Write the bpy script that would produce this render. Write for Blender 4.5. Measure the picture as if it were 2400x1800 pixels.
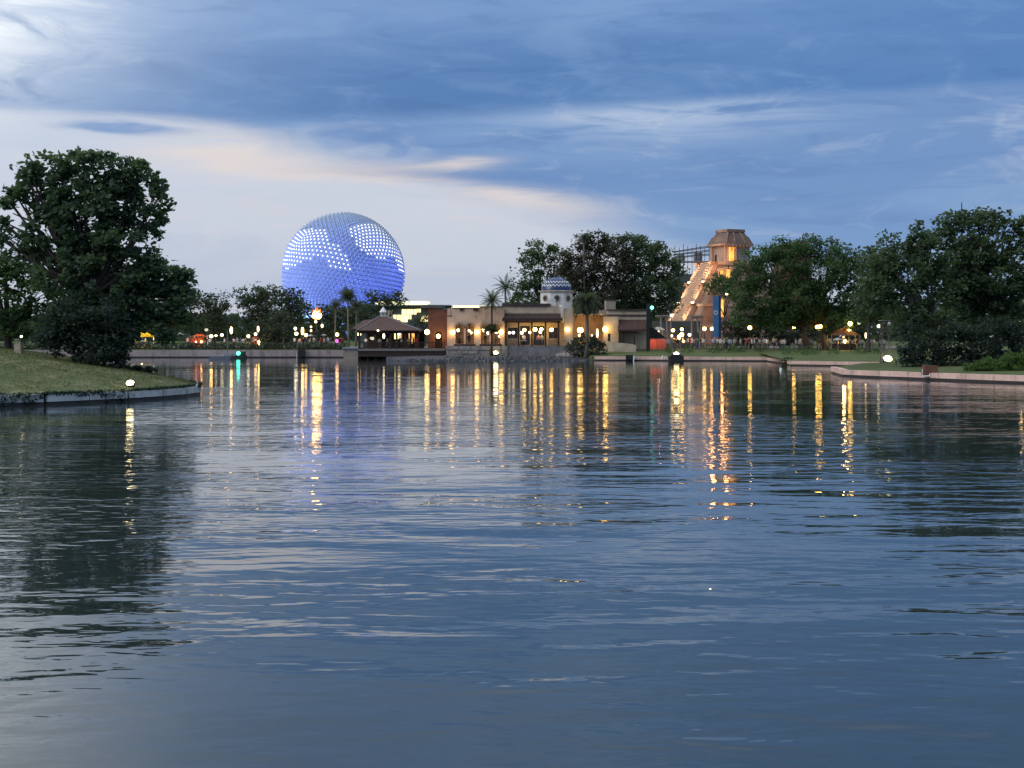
import bpy, bmesh, math, random
import numpy as np
from mathutils import Vector, Matrix, geometry

R = math.radians
scene = bpy.context.scene
col = scene.collection
for o in list(bpy.data.objects):
    bpy.data.objects.remove(o)

# ------------------------------------------------------------------ camera
F, CAMH, HORIZ = 3126.0, 3.5, 788.0          # focal length in photo pixels, eye height, horizon row
def X(px, Y): return (px - 1200.0) * Y / F
def Z(py, Y): return CAMH - (py - HORIZ) * Y / F
def W(px, py, Y): return (X(px, Y), Y, Z(py, Y))

cam_d = bpy.data.cameras.new("camera")
cam = bpy.data.objects.new("camera", cam_d)
col.objects.link(cam)
cam.location = (0, 0, CAMH)
cam.rotation_euler = (R(90), 0, 0)
cam_d.sensor_width = 36.0
cam_d.lens = F / 2400 * 36.0
cam_d.shift_y = -(900 - HORIZ) / 2400
cam_d.clip_start, cam_d.clip_end = 0.1, 12000
scene.camera = cam

# ------------------------------------------------------------------ node expression helper
def lin(r, g, b):
    f = lambda c: (c / 255 / 12.92) if c / 255 <= 0.04045 else ((c / 255 + 0.055) / 1.055) ** 2.4
    return (f(r), f(g), f(b))

class NT:
    """A node tree with arithmetic on sockets."""
    def __init__(s, tree): s.t = tree
    def node(s, t, **kw):
        n = s.t.nodes.new(t)
        for k, v in kw.items(): setattr(n, k, v)
        return n
    def put(s, inp, v):
        if isinstance(v, Ex): s.t.links.new(v.s, inp)
        elif isinstance(v, bpy.types.NodeSocket): s.t.links.new(v, inp)
        else:
            if inp.type == 'RGBA' and len(v) == 3: v = (*v, 1.0)
            inp.default_value = v
    def m(s, op, a, b=0.0, c=0.0, clamp=False):
        n = s.node('ShaderNodeMath', operation=op, use_clamp=clamp)
        for i, v in enumerate((a, b, c)): s.put(n.inputs[i], v)
        return Ex(n.outputs[0], s)
    def xyz(s, x, y, z):
        n = s.node('ShaderNodeCombineXYZ')
        for i, v in enumerate((x, y, z)): s.put(n.inputs[i], v)
        return n.outputs[0]
    def sep(s, v):
        n = s.node('ShaderNodeSeparateXYZ'); s.put(n.inputs[0], v)
        return [Ex(o, s) for o in n.outputs]
    def noise(s, vec, scale=1.0, detail=3.0, rough=0.5, dist=0.0, dims='3D', color=False):
        n = s.node('ShaderNodeTexNoise', noise_dimensions=dims)
        s.put(n.inputs['Vector'], vec)
        n.inputs['Scale'].default_value = scale; n.inputs['Detail'].default_value = detail
        n.inputs['Roughness'].default_value = rough; n.inputs['Distortion'].default_value = dist
        return n.outputs['Color'] if color else Ex(n.outputs['Fac'], s)
    def mix(s, fac, a, b, blend='MIX'):
        n = s.node('ShaderNodeMix', data_type='RGBA', blend_type=blend)
        s.put(n.inputs[0], fac); s.put(n.inputs[6], a); s.put(n.inputs[7], b)
        return n.outputs[2]
    def sm(s, x, a, b):                         # smoothstep from a to b (a > b: falling)
        n = s.node('ShaderNodeMapRange', interpolation_type='SMOOTHSTEP')
        if a > b:
            s.put(n.inputs[0], x); n.inputs[1].default_value = b; n.inputs[2].default_value = a
            n.inputs[3].default_value = 1.0; n.inputs[4].default_value = 0.0
        else:
            s.put(n.inputs[0], x); n.inputs[1].default_value = a; n.inputs[2].default_value = b
        return Ex(n.outputs[0], s)
    def gauss(s, x, y, x0, y0, sx, sy):
        d = ((x - x0) / sx) ** 2.0 + ((y - y0) / sy) ** 2.0
        return s.m('POWER', 2.718, d * -0.5)

class Ex:
    def __init__(s, sock, nt): s.s, s.nt = sock, nt
    def __add__(s, o): return s.nt.m('ADD', s, o)
    __radd__ = __add__
    def __sub__(s, o): return s.nt.m('SUBTRACT', s, o)
    def __rsub__(s, o): return s.nt.m('SUBTRACT', o, s)
    def __mul__(s, o): return s.nt.m('MULTIPLY', s, o)
    __rmul__ = __mul__
    def __truediv__(s, o): return s.nt.m('DIVIDE', s, o)
    def __pow__(s, o): return s.nt.m('POWER', s.nt.m('ABSOLUTE', s), o)
    def clamp(s): return s.nt.m('ADD', s, 0.0, clamp=True)

# ------------------------------------------------------------------ sky: dusk cloud over a clear sky
SUN_EL, SUN_AZ = 28.0, -112.0                  # weak light through thin cloud, from the left of the lake
world = bpy.data.worlds.new("World"); scene.world = world
world.use_nodes = True
wt = world.node_tree; wt.nodes.clear()
n = NT(wt)
tc = n.node('ShaderNodeTexCoord')
dx, dy, dz = n.sep(tc.outputs['Generated'])
rad = n.m('SQRT', dx * dx + dy * dy) + 0.0001
U = n.m('ARCTAN2', dx, dy)
V = dz / rad
sky = n.node('ShaderNodeTexSky', sky_type='NISHITA', sun_disc=False)
sky.sun_elevation = R(SUN_EL); sky.sun_rotation = R(SUN_AZ)
sky.dust_density = 2.0
skyc = n.mix(1.0, sky.outputs[0], (0.06, 0.06, 0.06), 'MULTIPLY')
streak = n.noise(n.xyz(dx * 3.2, dy * 3.2, dz * 22.0), 1.0, 5, 0.55, 0.6)
streak2 = n.noise(n.xyz(dx * 8.0 + 7.0, dy * 8.0, dz * 60.0), 1.0, 5, 0.6, 1.0)
big = n.noise(n.xyz(dx * 2.0 + 3.0, dy * 2.0, dz * 9.0), 1.0, 3, 0.5, 0.3)
s0, s1, b0 = streak - 0.5, streak2 - 0.5, big - 0.5
mottle = n.noise(n.xyz(dx * 13.0 + 2.0, dy * 13.0, dz * 46.0), 1.0, 6, 0.62, 0.8)
warp = s0 * 0.030 + s1 * 0.010
Vw = V + warp
Uw = U + s0 * 0.18 + s1 * 0.05
# lower sky, right: blue grey; left: the pale gap under the deck
low_r = n.mix(n.sm(V, 0.0, 0.12), lin(134, 166, 208), lin(116, 151, 200))
low_r = n.mix((n.sm(streak, 0.46, 0.70) * 0.40).clamp(), low_r, lin(154, 184, 218))
low_r = n.mix((n.sm(streak2, 0.52, 0.30) * 0.35).clamp(), low_r, lin(96, 130, 184))
gap = n.mix(n.sm(V, 0.0, 0.10), lin(192, 199, 216), lin(206, 212, 225))
gap = n.mix((n.sm(streak2, 0.52, 0.70) * 0.45).clamp(), gap, lin(222, 214, 216))
gap = n.mix((n.sm(streak, 0.52, 0.34) * 0.55).clamp(), gap, lin(180, 195, 216))
edge_u = 0.40 - V * 3.85                       # the gap narrows upwards to the right
gmask = n.sm(Uw - edge_u, 0.055, -0.065) * n.sm(U, -2.2, -1.2)
low = n.mix(gmask, low_r, gap)
# cream wisps lit from below
wisp = (n.gauss(Uw, Vw, -0.205, 0.139, 0.050, 0.0095) * 0.8 + n.gauss(Uw, Vw + (U + 0.12) * 0.06, -0.120, 0.1235, 0.062, 0.0060) + n.gauss(Uw, Vw - (U + 0.04) * 0.12, -0.045, 0.1290, 0.026, 0.0036)
        + n.gauss(Uw, Vw + U * 0.18, 0.000, 0.1060, 0.055, 0.0065) * 0.8) * n.sm(streak2 + s0 * 0.5, 0.30, 0.58)
low = n.mix((wisp * 1.0).clamp(), low, lin(232, 221, 216))
darkw = n.gauss(Uw, Vw + U * 0.05, -0.010, 0.1195, 0.065, 0.0052) + n.gauss(Uw, Vw, -0.30, 0.149, 0.018, 0.003) + n.gauss(Uw, Vw, -0.285, 0.1495, 0.03, 0.003)
low = n.mix((darkw * 0.85).clamp(), low, lin(106, 142, 194))
lit = n.gauss(Uw, Vw, 0.120, 0.168, 0.070, 0.013) * n.sm(streak2, 0.36, 0.62)
low = n.mix((lit * 0.9).clamp(), low, lin(178, 196, 224))
low = n.mix((n.sm(mottle, 0.50, 0.70) * 0.22).clamp(), low, lin(214, 218, 230))
# the dark deck
edge_v = 0.156 + n.sm(U, -0.2, 0.15) * 0.018
depth = V + s0 * 0.024 + s1 * 0.015 - edge_v
dmask = n.sm(depth, -0.003, 0.010)
deck = n.mix(n.sm(depth + b0 * 0.05, 0.020, 0.085), lin(90, 131, 185), lin(126, 161, 210))
deck = n.mix((n.sm(streak, 0.50, 0.74) * 0.40).clamp(), deck, lin(146, 178, 220))
deck = n.mix((n.sm(streak2, 0.50, 0.72) * 0.28).clamp(), deck, lin(140, 170, 214))
deck = n.mix((n.sm(streak2, 0.46, 0.28) * 0.30).clamp(), deck, lin(84, 122, 175))
deck = n.mix((n.sm(U + b0 * 0.5, 0.0, 0.35) * 0.75).clamp(), deck, lin(92, 134, 190))
deck = n.mix((n.sm(big, 0.55, 0.35) * 0.35).clamp(), deck, lin(84, 124, 180))
deck = n.mix((n.sm(mottle, 0.50, 0.70) * 0.32).clamp(), deck, lin(138, 168, 212))
deck = n.mix((n.sm(mottle, 0.48, 0.30) * 0.34).clamp(), deck, lin(78, 112, 164))
clouds = n.mix(dmask, low, deck)
clouds = n.mix(n.sm(dz, 0.27, 0.75), clouds, (0.84, 0.91, 1.0))      # unseen sky overhead brightened to throw more light on fronts and foliage
# thin bright cloud in front of the low sun
glow = n.gauss(Uw + s1 * 0.16, V + s0 * 0.07 + s1 * 0.04, -0.420, 0.236, 0.062, 0.042) * n.sm(mottle + s1 * 0.4, 0.30, 0.56)
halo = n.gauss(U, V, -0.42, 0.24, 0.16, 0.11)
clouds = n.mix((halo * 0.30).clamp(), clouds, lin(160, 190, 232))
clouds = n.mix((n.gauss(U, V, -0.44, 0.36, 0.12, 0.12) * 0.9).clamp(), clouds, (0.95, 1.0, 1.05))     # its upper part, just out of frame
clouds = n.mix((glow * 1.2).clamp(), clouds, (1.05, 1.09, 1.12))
# a small bright scrap of cloud at the right
scrap = n.gauss(U - s1 * 0.10, V + s0 * 0.03, 0.357, 0.139, 0.008, 0.014) * n.sm(n.noise(n.xyz(dx * 26, dy * 26, dz * 18), 1.0, 3, 0.5, 0.5), 0.35, 0.75)
clouds = n.mix((scrap * 0.9).clamp(), clouds, lin(206, 216, 236))
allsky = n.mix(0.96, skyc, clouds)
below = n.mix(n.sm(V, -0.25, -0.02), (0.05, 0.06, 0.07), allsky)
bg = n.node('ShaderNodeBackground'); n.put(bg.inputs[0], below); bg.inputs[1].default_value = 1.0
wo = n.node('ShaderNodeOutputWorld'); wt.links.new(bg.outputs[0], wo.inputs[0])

sun_d = bpy.data.lights.new("sun", 'SUN'); sun_d.energy = 1.5; sun_d.angle = R(40); sun_d.color = (1.0, 0.93, 0.86)
sun = bpy.data.objects.new("sun", sun_d); col.objects.link(sun)
sdir = Vector((math.sin(R(SUN_AZ)) * math.cos(R(SUN_EL)), math.cos(R(SUN_AZ)) * math.cos(R(SUN_EL)), math.sin(R(SUN_EL))))
sun.rotation_euler = sdir.to_track_quat('Z', 'Y').to_euler()

vs = scene.view_settings
scene.display_settings.display_device = 'sRGB'
vs.view_transform = 'Standard'; vs.look = 'None'; vs.exposure = 0.0; vs.gamma = 1.0; vs.use_curve_mapping = False
scene.render.engine = 'CYCLES'
cy = scene.cycles
cy.use_denoising = True
try: cy.denoiser = 'OPENIMAGEDENOISE'
except Exception: pass
cy.max_bounces = 6; cy.diffuse_bounces = 3; cy.glossy_bounces = 3; cy.transmission_bounces = 3; cy.transparent_max_bounces = 8
cy.sample_clamp_indirect = 12.0
cy.caustics_reflective = False; cy.caustics_refractive = False
cy.use_light_tree = True

# ------------------------------------------------------------------ object helpers
def tag(o, label=None, cat=None, group=None, kind=None):
    if label: o['label'] = label
    if cat: o['category'] = cat
    if group: o['group'] = group
    if kind: o['kind'] = kind
    return o

def thing(name, label, cat, loc=(0, 0, 0), group=None):
    o = bpy.data.objects.new(name, None); col.objects.link(o)
    o.empty_display_size = 0.3; o.location = loc
    return tag(o, label, cat, group)

def root_loc(o):
    p = Vector((0, 0, 0))
    while o is not None:
        p += Vector(o.location); o = o.parent
    return p

class MB:
    """Collects shapes in world coordinates; build() links them as ONE mesh object under a parent."""
    def __init__(s, T=None): s.v, s.f, s.T = [], [], T
    def add(s, verts, faces):
        k = len(s.v)
        if s.T is not None: verts = [tuple(s.T @ Vector(p)) for p in verts]
        s.v += [tuple(p) for p in verts]; s.f += [tuple(i + k for i in f) for f in faces]
        return s
    def box(s, x0, x1, y0, y1, z0, z1):
        v = [(x, y, z) for z in (z0, z1) for y in (y0, y1) for x in (x0, x1)]
        return s.add(v, [(0, 2, 3, 1), (4, 5, 7, 6), (0, 1, 5, 4), (2, 6, 7, 3), (0, 4, 6, 2), (1, 3, 7, 5)])
    def tube(s, pts, radii, n=8, cap=True):
        pts = [Vector(p) for p in pts]
        if not hasattr(radii, '__len__'): radii = [radii] * len(pts)
        rings = []
        for i, p in enumerate(pts):
            d = (pts[min(i + 1, len(pts) - 1)] - pts[max(i - 1, 0)]).normalized()
            a = d.cross(Vector((0, 0, 1)) if abs(d.z) < 0.95 else Vector((1, 0, 0))).normalized()
            b = d.cross(a)
            rings.append([p + (a * math.cos(t) + b * math.sin(t)) * radii[i] for t in [2 * math.pi * k / n for k in range(n)]])
        v = [q for r in rings for q in r]; f = []
        for i in range(len(pts) - 1):
            for k in range(n):
                f.append((i * n + k, i * n + (k + 1) % n, (i + 1) * n + (k + 1) % n, (i + 1) * n + k))
        if cap:
            f.append(tuple(range(n))[::-1]); f.append(tuple((len(pts) - 1) * n + k for k in range(n)))
        return s.add(v, f)
    def lathe(s, prof, c, n=16, ang0=0.0):
        v, f = [], []
        for r, z in prof:
            for k in range(n):
                t = ang0 + 2 * math.pi * k / n
                v.append((c[0] + r * math.cos(t), c[1] + r * math.sin(t), c[2] + z))
        for i in range(len(prof) - 1):
            for k in range(n):
                f.append((i * n + k, i * n + (k + 1) % n, (i + 1) * n + (k + 1) % n, (i + 1) * n + k))
        f.append(tuple(range(n))[::-1]); f.append(tuple((len(prof) - 1) * n + k for k in range(n)))
        return s.add(v, f)
    def loft(s, a, b):                          # two loops of equal length, capped
        n = len(a)
        f = [(k, (k + 1) % n, n + (k + 1) % n, n + k) for k in range(n)]
        f += [tuple(range(n))[::-1], tuple(range(n, 2 * n))]
        return s.add(list(a) + list(b), f)
    def prism(s, poly, z0, z1):
        return s.loft([(x, y, z0) for x, y in poly], [(x, y, z1) for x, y in poly])
    def plate(s, outer, holes, y0, y1):         # upright wall in the XZ plane with openings
        loops = [list(outer)] + [list(h) for h in holes]
        flat = [p for l in loops for p in l]; N = len(flat)
        tris = geometry.tessellate_polygon([[Vector((p[0], p[1], 0)) for p in l] for l in loops])
        v = [(p[0], y0, p[1]) for p in flat] + [(p[0], y1, p[1]) for p in flat]
        f = []
        for t in tris:
            a, b, c = [flat[i] for i in t]
            area = (b[0] - a[0]) * (c[1] - a[1]) - (b[1] - a[1]) * (c[0] - a[0])
            t = tuple(t) if area > 0 else tuple(t)[::-1]
            f.append(t); f.append(tuple(i + N for i in t[::-1]))
        k = 0
        for l in loops:
            m_ = len(l)
            for i in range(m_): f.append((k + i, k + (i + 1) % m_, k + (i + 1) % m_ + N, k + i + N))
            k += m_
        return s.add(v, f)
    def ball(s, c, r, nu=10, nv=6, sz=1.0):
        prof = [(max(r * math.sin(math.pi * i / nv), 0.001), -r * sz * math.cos(math.pi * i / nv)) for i in range(nv + 1)]
        return s.lathe(prof, c, nu)
    def build(s, name, mat, parent=None, smooth=False):
        me = bpy.data.meshes.new(name)
        off = root_loc(parent) if parent is not None else Vector((0, 0, 0))
        me.from_pydata([(p[0] - off.x, p[1] - off.y, p[2] - off.z) for p in s.v], [], s.f)
        me.validate(); 
        bm = bmesh.new(); bm.from_mesh(me); bmesh.ops.recalc_face_normals(bm, faces=bm.faces); bm.to_mesh(me); bm.free()
        if mat: me.materials.append(mat)
        if smooth: me.shade_smooth()
        o = bpy.data.objects.new(name, me); col.objects.link(o)
        if parent is not None: o.parent = parent
        return o

def dup(root, loc=None, rotz=None, label=None, group=None, scale=None):
    def cp(o, par):
        c = o.copy(); col.objects.link(c)
        if par is not None: c.parent = par
        for ch in o.children: cp(ch, c)
        return c
    r = cp(root, None)
    if loc is not None: r.location = loc
    if rotz is not None: r.rotation_euler = (0, 0, rotz)
    if scale is not None: r.scale = scale
    if label: r['label'] = label
    if group: r['group'] = group
    return r

# ------------------------------------------------------------------ materials
def material(name, c, rough=0.8, var=0.25, vscale=1.5, bump=0.0, bscale=8.0, metal=0.0, spec=0.3, c2=None, stretch=(1, 1, 1), dirt=None, weave=None):
    m = bpy.data.materials.new(name); m.use_nodes = True
    t = m.node_tree; t.nodes.clear(); n = NT(t)
    out = n.node('ShaderNodeOutputMaterial'); b = n.node('ShaderNodeBsdfPrincipled')
    t.links.new(b.outputs[0], out.inputs[0])
    g = n.node('ShaderNodeNewGeometry')
    px, py, pz = n.sep(g.outputs['Position'])
    vec = n.xyz(px * stretch[0], py * stretch[1], pz * stretch[2])
    n1 = n.noise(vec, vscale, 5, 0.6)
    n2 = n.noise(vec, vscale * 7, 3, 0.6)
    f = ((n1 * 0.65 + n2 * 0.35) - 0.5) * 2.4 * var
    lo = c2 if c2 else tuple(x * (1 - var) for x in c)
    hi = tuple(min(1, x * (1 + var * 0.8)) for x in c)
    colr = n.mix(n.sm(n1 * 0.6 + n2 * 0.4, 0.32, 0.68), lo, hi)
    if dirt:
        colr = n.mix((n.sm(n.noise(n.xyz(px * 0.8, py * 0.8, pz * 0.25), 1.3, 5, 0.65), 0.48, 0.72) * 0.7).clamp(), colr, dirt)
    n.put(b.inputs['Base Color'], colr)
    n.put(b.inputs['Roughness'], (n2 * 0.2 + (rough - 0.1)).clamp())
    b.inputs['Metallic'].default_value = metal
    b.inputs['Specular IOR Level'].default_value = spec
    if bump:
        bn = n.node('ShaderNodeBump'); bn.inputs['Strength'].default_value = bump; bn.inputs['Distance'].default_value = 0.05
        n.put(bn.inputs['Height'], n.noise(vec, bscale, 4, 0.6)); t.links.new(bn.outputs[0], b.inputs['Normal'])
    return m

def glow_mat(name, c, strength):
    m = bpy.data.materials.new(name); m.use_nodes = True
    t = m.node_tree; t.nodes.clear(); n = NT(t)
    out = n.node('ShaderNodeOutputMaterial'); e = n.node('ShaderNodeEmission')
    e.inputs[0].default_value = (*c, 1); e.inputs[1].default_value = strength
    t.links.new(e.outputs[0], out.inputs[0])
    return m

def window_glow(name, c, strength, scale=0.6):
    """A lit window: the brightness varies with what stands in the room."""
    m = bpy.data.materials.new(name); m.use_nodes = True
    t = m.node_tree; t.nodes.clear(); n = NT(t)
    out = n.node('ShaderNodeOutputMaterial'); e = n.node('ShaderNodeEmission')
    g = n.node('ShaderNodeNewGeometry')
    f = n.noise(g.outputs['Position'], scale, 3, 0.6)
    e.inputs[0].default_value = (*c, 1)
    n.put(e.inputs[1], n.sm(f, 0.25, 0.7) * strength + strength * 0.25)
    t.links.new(e.outputs[0], out.inputs[0])
    return m

def cloth_mat(name, c, trans=0.5):
    m = bpy.data.materials.new(name); m.use_nodes = True
    t = m.node_tree; t.nodes.clear(); n = NT(t)
    out = n.node('ShaderNodeOutputMaterial'); d = n.node('ShaderNodeBsdfDiffuse'); tr = n.node('ShaderNodeBsdfTranslucent')
    mx = n.node('ShaderNodeMixShader'); mx.inputs[0].default_value = trans
    g = n.node('ShaderNodeNewGeometry')
    f = n.noise(g.outputs['Position'], 2.0, 4, 0.6)
    cc = n.mix(n.sm(f, 0.3, 0.7), tuple(x * 0.8 for x in c), c)
    n.put(d.inputs[0], cc); n.put(tr.inputs[0], cc)
    t.links.new(d.outputs[0], mx.inputs[1]); t.links.new(tr.outputs[0], mx.inputs[2]); t.links.new(mx.outputs[0], out.inputs[0])
    return m

def foliage_mat(name, dark, light, trans=0.5):
    m = bpy.data.materials.new(name); m.use_nodes = True
    t = m.node_tree; t.nodes.clear(); n = NT(t)
    out = n.node('ShaderNodeOutputMaterial')
    at = n.node('ShaderNodeAttribute', attribute_name='tint')
    c = n.mix(Ex(at.outputs['Fac'], n), dark, light)
    b = n.node('ShaderNodeBsdfPrincipled'); n.put(b.inputs['Base Color'], c)
    b.inputs['Roughness'].default_value = 0.55; b.inputs['Specular IOR Level'].default_value = 0.25
    tr = n.node('ShaderNodeBsdfTranslucent'); n.put(tr.inputs[0], n.mix(1.0, c, (1.2, 1.3, 0.7), 'MULTIPLY'))
    mx = n.node('ShaderNodeMixShader'); mx.inputs[0].default_value = trans
    t.links.new(b.outputs[0], mx.inputs[1]); t.links.new(tr.outputs[0], mx.inputs[2]); t.links.new(mx.outputs[0], out.inputs[0])
    return m

M = {}
M['bark'] = material('bark', (0.075, 0.062, 0.05), 0.9, 0.4, 3, 0.8, 10, stretch=(3, 3, 0.6))
M['pale_bark'] = material('pale_bark', (0.17, 0.155, 0.135), 0.9, 0.35, 3, 0.8, 10, stretch=(1, 1, 3))
M['oak'] = foliage_mat('oak_leaves', (0.054, 0.090, 0.056), (0.115, 0.16, 0.086))
M['oak_green'] = foliage_mat('oak_leaves_green', (0.048, 0.094, 0.046), (0.10, 0.165, 0.07))
M['far_leaf'] = foliage_mat('far_leaves', (0.040, 0.060, 0.048), (0.085, 0.115, 0.072))
M['brown_leaf'] = foliage_mat('brownish_leaves', (0.048, 0.050, 0.042), (0.095, 0.092, 0.072))
M['big_leaf'] = foliage_mat('broad_leaves', (0.054, 0.096, 0.070), (0.11, 0.17, 0.10))
M['dark_shrub'] = foliage_mat('dark_shrub_leaves', (0.032, 0.052, 0.048), (0.064, 0.092, 0.074))
M['bright_shrub'] = foliage_mat('bright_shrub_leaves', (0.06, 0.115, 0.035), (0.12, 0.20, 0.06))
M['palm'] = foliage_mat('palm_leaves', (0.05, 0.07, 0.052), (0.10, 0.125, 0.08))
M['stucco'] = material('tan_stucco', (0.66, 0.47, 0.34), 0.9, 0.16, 0.6, 0.3, 14, dirt=(0.28, 0.20, 0.14))
M['stucco_pale'] = material('pale_stucco', (0.52, 0.43, 0.32), 0.9, 0.14, 0.8, 0.3, 14, dirt=(0.30, 0.25, 0.19))
M['stucco_grey'] = material('grey_tan_stucco', (0.33, 0.28, 0.23), 0.9, 0.2, 0.8, 0.3, 14)
M['white_plaster'] = material('white_plaster', (0.70, 0.69, 0.66), 0.85, 0.1, 1.0, 0.2, 12, dirt=(0.45, 0.43, 0.40))
M['base_stone'] = material('base_stone', (0.27, 0.25, 0.235), 0.9, 0.35, 1.2, 0.8, 6)
M['stone_block'] = material('stone_block', (0.23, 0.225, 0.23), 0.9, 0.35, 1.0, 0.8, 6)
M['rubble'] = material('rubble', (0.075, 0.08, 0.092), 0.95, 0.4, 1.6, 1.0, 5)
M['roof_brown'] = material('brown_roof_tiles', (0.105, 0.062, 0.055), 0.8, 0.3, 2.0, 0.7, 10)
M['roof_dark'] = material('dark_roof_tiles', (0.075, 0.05, 0.048), 0.8, 0.3, 2.0, 0.7, 10)
M['wood_dark'] = material('dark_wood', (0.045, 0.03, 0.025), 0.7, 0.3, 4.0, 0.4, 20)
M['wood_grey'] = material('grey_timber', (0.20, 0.19, 0.18), 0.85, 0.3, 3.0, 0.5, 12)
M['brown_wall'] = material('red_brown_wall', (0.155, 0.072, 0.052), 0.9, 0.2, 0.8, 0.3, 12)
M['grey_wall'] = material('dark_grey_wall', (0.085, 0.10, 0.105), 0.85, 0.2, 0.6, 0.2, 8)
M['slate'] = material('slate_grey', (0.22, 0.24, 0.26), 0.8, 0.15, 0.6)
M['glass'] = material('dark_glass', (0.03, 0.025, 0.025), 0.12, 0.2, 1.0, spec=0.6)
M['tile_blue'] = material('blue_glazed_tiles', (0.022, 0.045, 0.13), 0.25, 0.3, 3.0, 0.3, 12, spec=0.6)
M['tile_white'] = material('white_glazed_tiles', (0.74, 0.76, 0.78), 0.3, 0.1, 3.0, 0.3, 12, spec=0.6)
M['pyr'] = material('pyramid_stone', (0.28, 0.195, 0.15), 0.95, 0.28, 0.5, 0.8, 3, dirt=(0.16, 0.12, 0.10))
M['pyr_roof'] = material('temple_roof_stone', (0.185, 0.135, 0.115), 0.95, 0.28, 0.9, 0.8, 4, stretch=(1, 1, 0.5), dirt=(0.17, 0.13, 0.12))
M['pyr_light'] = material('pyramid_pale_stone', (0.44, 0.32, 0.24), 0.95, 0.2, 0.8, 0.5, 4)
M['grass'] = material('lawn', (0.10, 0.13, 0.055), 0.95, 0.35, 0.35, 0.9, 9, spec=0.1, c2=(0.075, 0.10, 0.042), stretch=(1, 1.8, 1), dirt=(0.105, 0.10, 0.05))
M['grass_dry'] = material('worn_lawn', (0.115, 0.135, 0.066), 0.95, 0.35, 0.30, 0.9, 9, spec=0.1, c2=(0.085, 0.105, 0.050), stretch=(0.5, 1.6, 1), dirt=(0.34, 0.27, 0.18))
M['soil'] = material('lake_bed_mud', (0.05, 0.05, 0.04), 0.95, 0.3, 0.3)
M['pink_wall'] = material('pink_concrete', (0.72, 0.50, 0.42), 0.9, 0.14, 0.5, 0.3, 10, dirt=(0.33, 0.26, 0.235))
M['mauve_wall'] = material('mauve_concrete', (0.40, 0.335, 0.325), 0.9, 0.16, 0.4, 0.3, 10, dirt=(0.17, 0.14, 0.14))
M['grey_concrete'] = material('grey_concrete', (0.50, 0.53, 0.53), 0.9, 0.25, 0.7, 0.4, 10, dirt=(0.24, 0.25, 0.25))
M['wet_concrete'] = material('wet_concrete', (0.045, 0.04, 0.04), 0.5, 0.3, 0.7, 0.3, 10)
M['paving'] = material('paving', (0.20, 0.165, 0.15), 0.9, 0.2, 0.5)
M['metal_dark'] = material('dark_metal', (0.035, 0.037, 0.04), 0.5, 0.2, 3.0, metal=0.4)
M['metal_grey'] = material('grey_metal', (0.30, 0.31, 0.32), 0.45, 0.15, 3.0, metal=0.6)
M['white_paint'] = material('white_paint', (0.78, 0.78, 0.77), 0.6, 0.06, 1.0)
M['hull'] = material('boat_hull', (0.30, 0.33, 0.38), 0.6, 0.15, 1.5)
M['black_box'] = material('black_equipment', (0.022, 0.022, 0.024), 0.7, 0.2, 2.0)
M['tan_box'] = material('tan_cabinet', (0.40, 0.33, 0.24), 0.8, 0.12, 2.0)
M['banner'] = material('blue_banner_cloth', (0.06, 0.19, 0.42), 0.8, 0.12, 1.5)
M['banner_dark'] = material('dark_blue_banner_cloth', (0.018, 0.040, 0.11), 0.8, 0.12, 1.5)
M['cloth_white'] = cloth_mat('white_canvas', (0.70, 0.69, 0.66), 0.3)
M['cloth_red'] = cloth_mat('red_canvas', (0.80, 0.36, 0.27), 0.5)
M['cloth_yellow'] = cloth_mat('yellow_canvas', (0.80, 0.62, 0.08), 0.6)
M['cloth_orange'] = cloth_mat('orange_canvas', (0.48, 0.19, 0.11), 0.55)
M['cloth_dark'] = cloth_mat('dark_canvas', (0.035, 0.03, 0.035), 0.1)
M['L_warm'] = glow_mat('warm_lamp_glass', (1.0, 0.60, 0.17), 18)
M['L_gold'] = glow_mat('golden_lamp_glass', (1.0, 0.56, 0.11), 23)
M['L_pale'] = glow_mat('pale_lamp_glass', (1.0, 0.83, 0.52), 7)
M['L_small'] = glow_mat('soft_lamp_glass', (1.0, 0.72, 0.40), 5)
M['L_dim'] = glow_mat('dim_lamp_glass', (0.9, 0.85, 0.65), 0.9)
M['L_flood'] = glow_mat('floodlight_glass', (1.0, 0.80, 0.42), 11)
M['L_green'] = glow_mat('green_signal_glass', (0.06, 1.0, 0.62), 7)
M['L_teal'] = glow_mat('teal_signal_glass', (0.20, 1.0, 0.72), 4)
M['L_pink'] = glow_mat('magenta_lamp_glass', (1.0, 0.12, 0.62), 2.2)
M['L_red'] = glow_mat('red_lamp_glass', (1.0, 0.28, 0.14), 6)
M['L_led'] = glow_mat('white_led', (0.93, 0.92, 1.0), 2.6)
M['L_strip'] = glow_mat('lit_fascia', (1.0, 0.93, 0.56), 1.9)
M['flame'] = glow_mat('flame', (1.0, 0.55, 0.12), 42)
M['flame_outer'] = glow_mat('flame_edge', (1.0, 0.26, 0.03), 1.6)
M['W_yellow'] = window_glow('lit_yellow_window', (1.0, 0.80, 0.36), 1.9, 0.25)
M['W_orange'] = window_glow('lit_orange_doorway', (1.0, 0.42, 0.08), 1.9, 0.8)
M['W_amber'] = window_glow('lit_amber_room', (1.0, 0.50, 0.14), 1.4, 1.0)
# ================================================================== SETTING
rng = np.random.default_rng(7)
random.seed(7)

def smooth(t): t = max(0.0, min(1.0, t)); return t * t * (3 - 2 * t)

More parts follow.
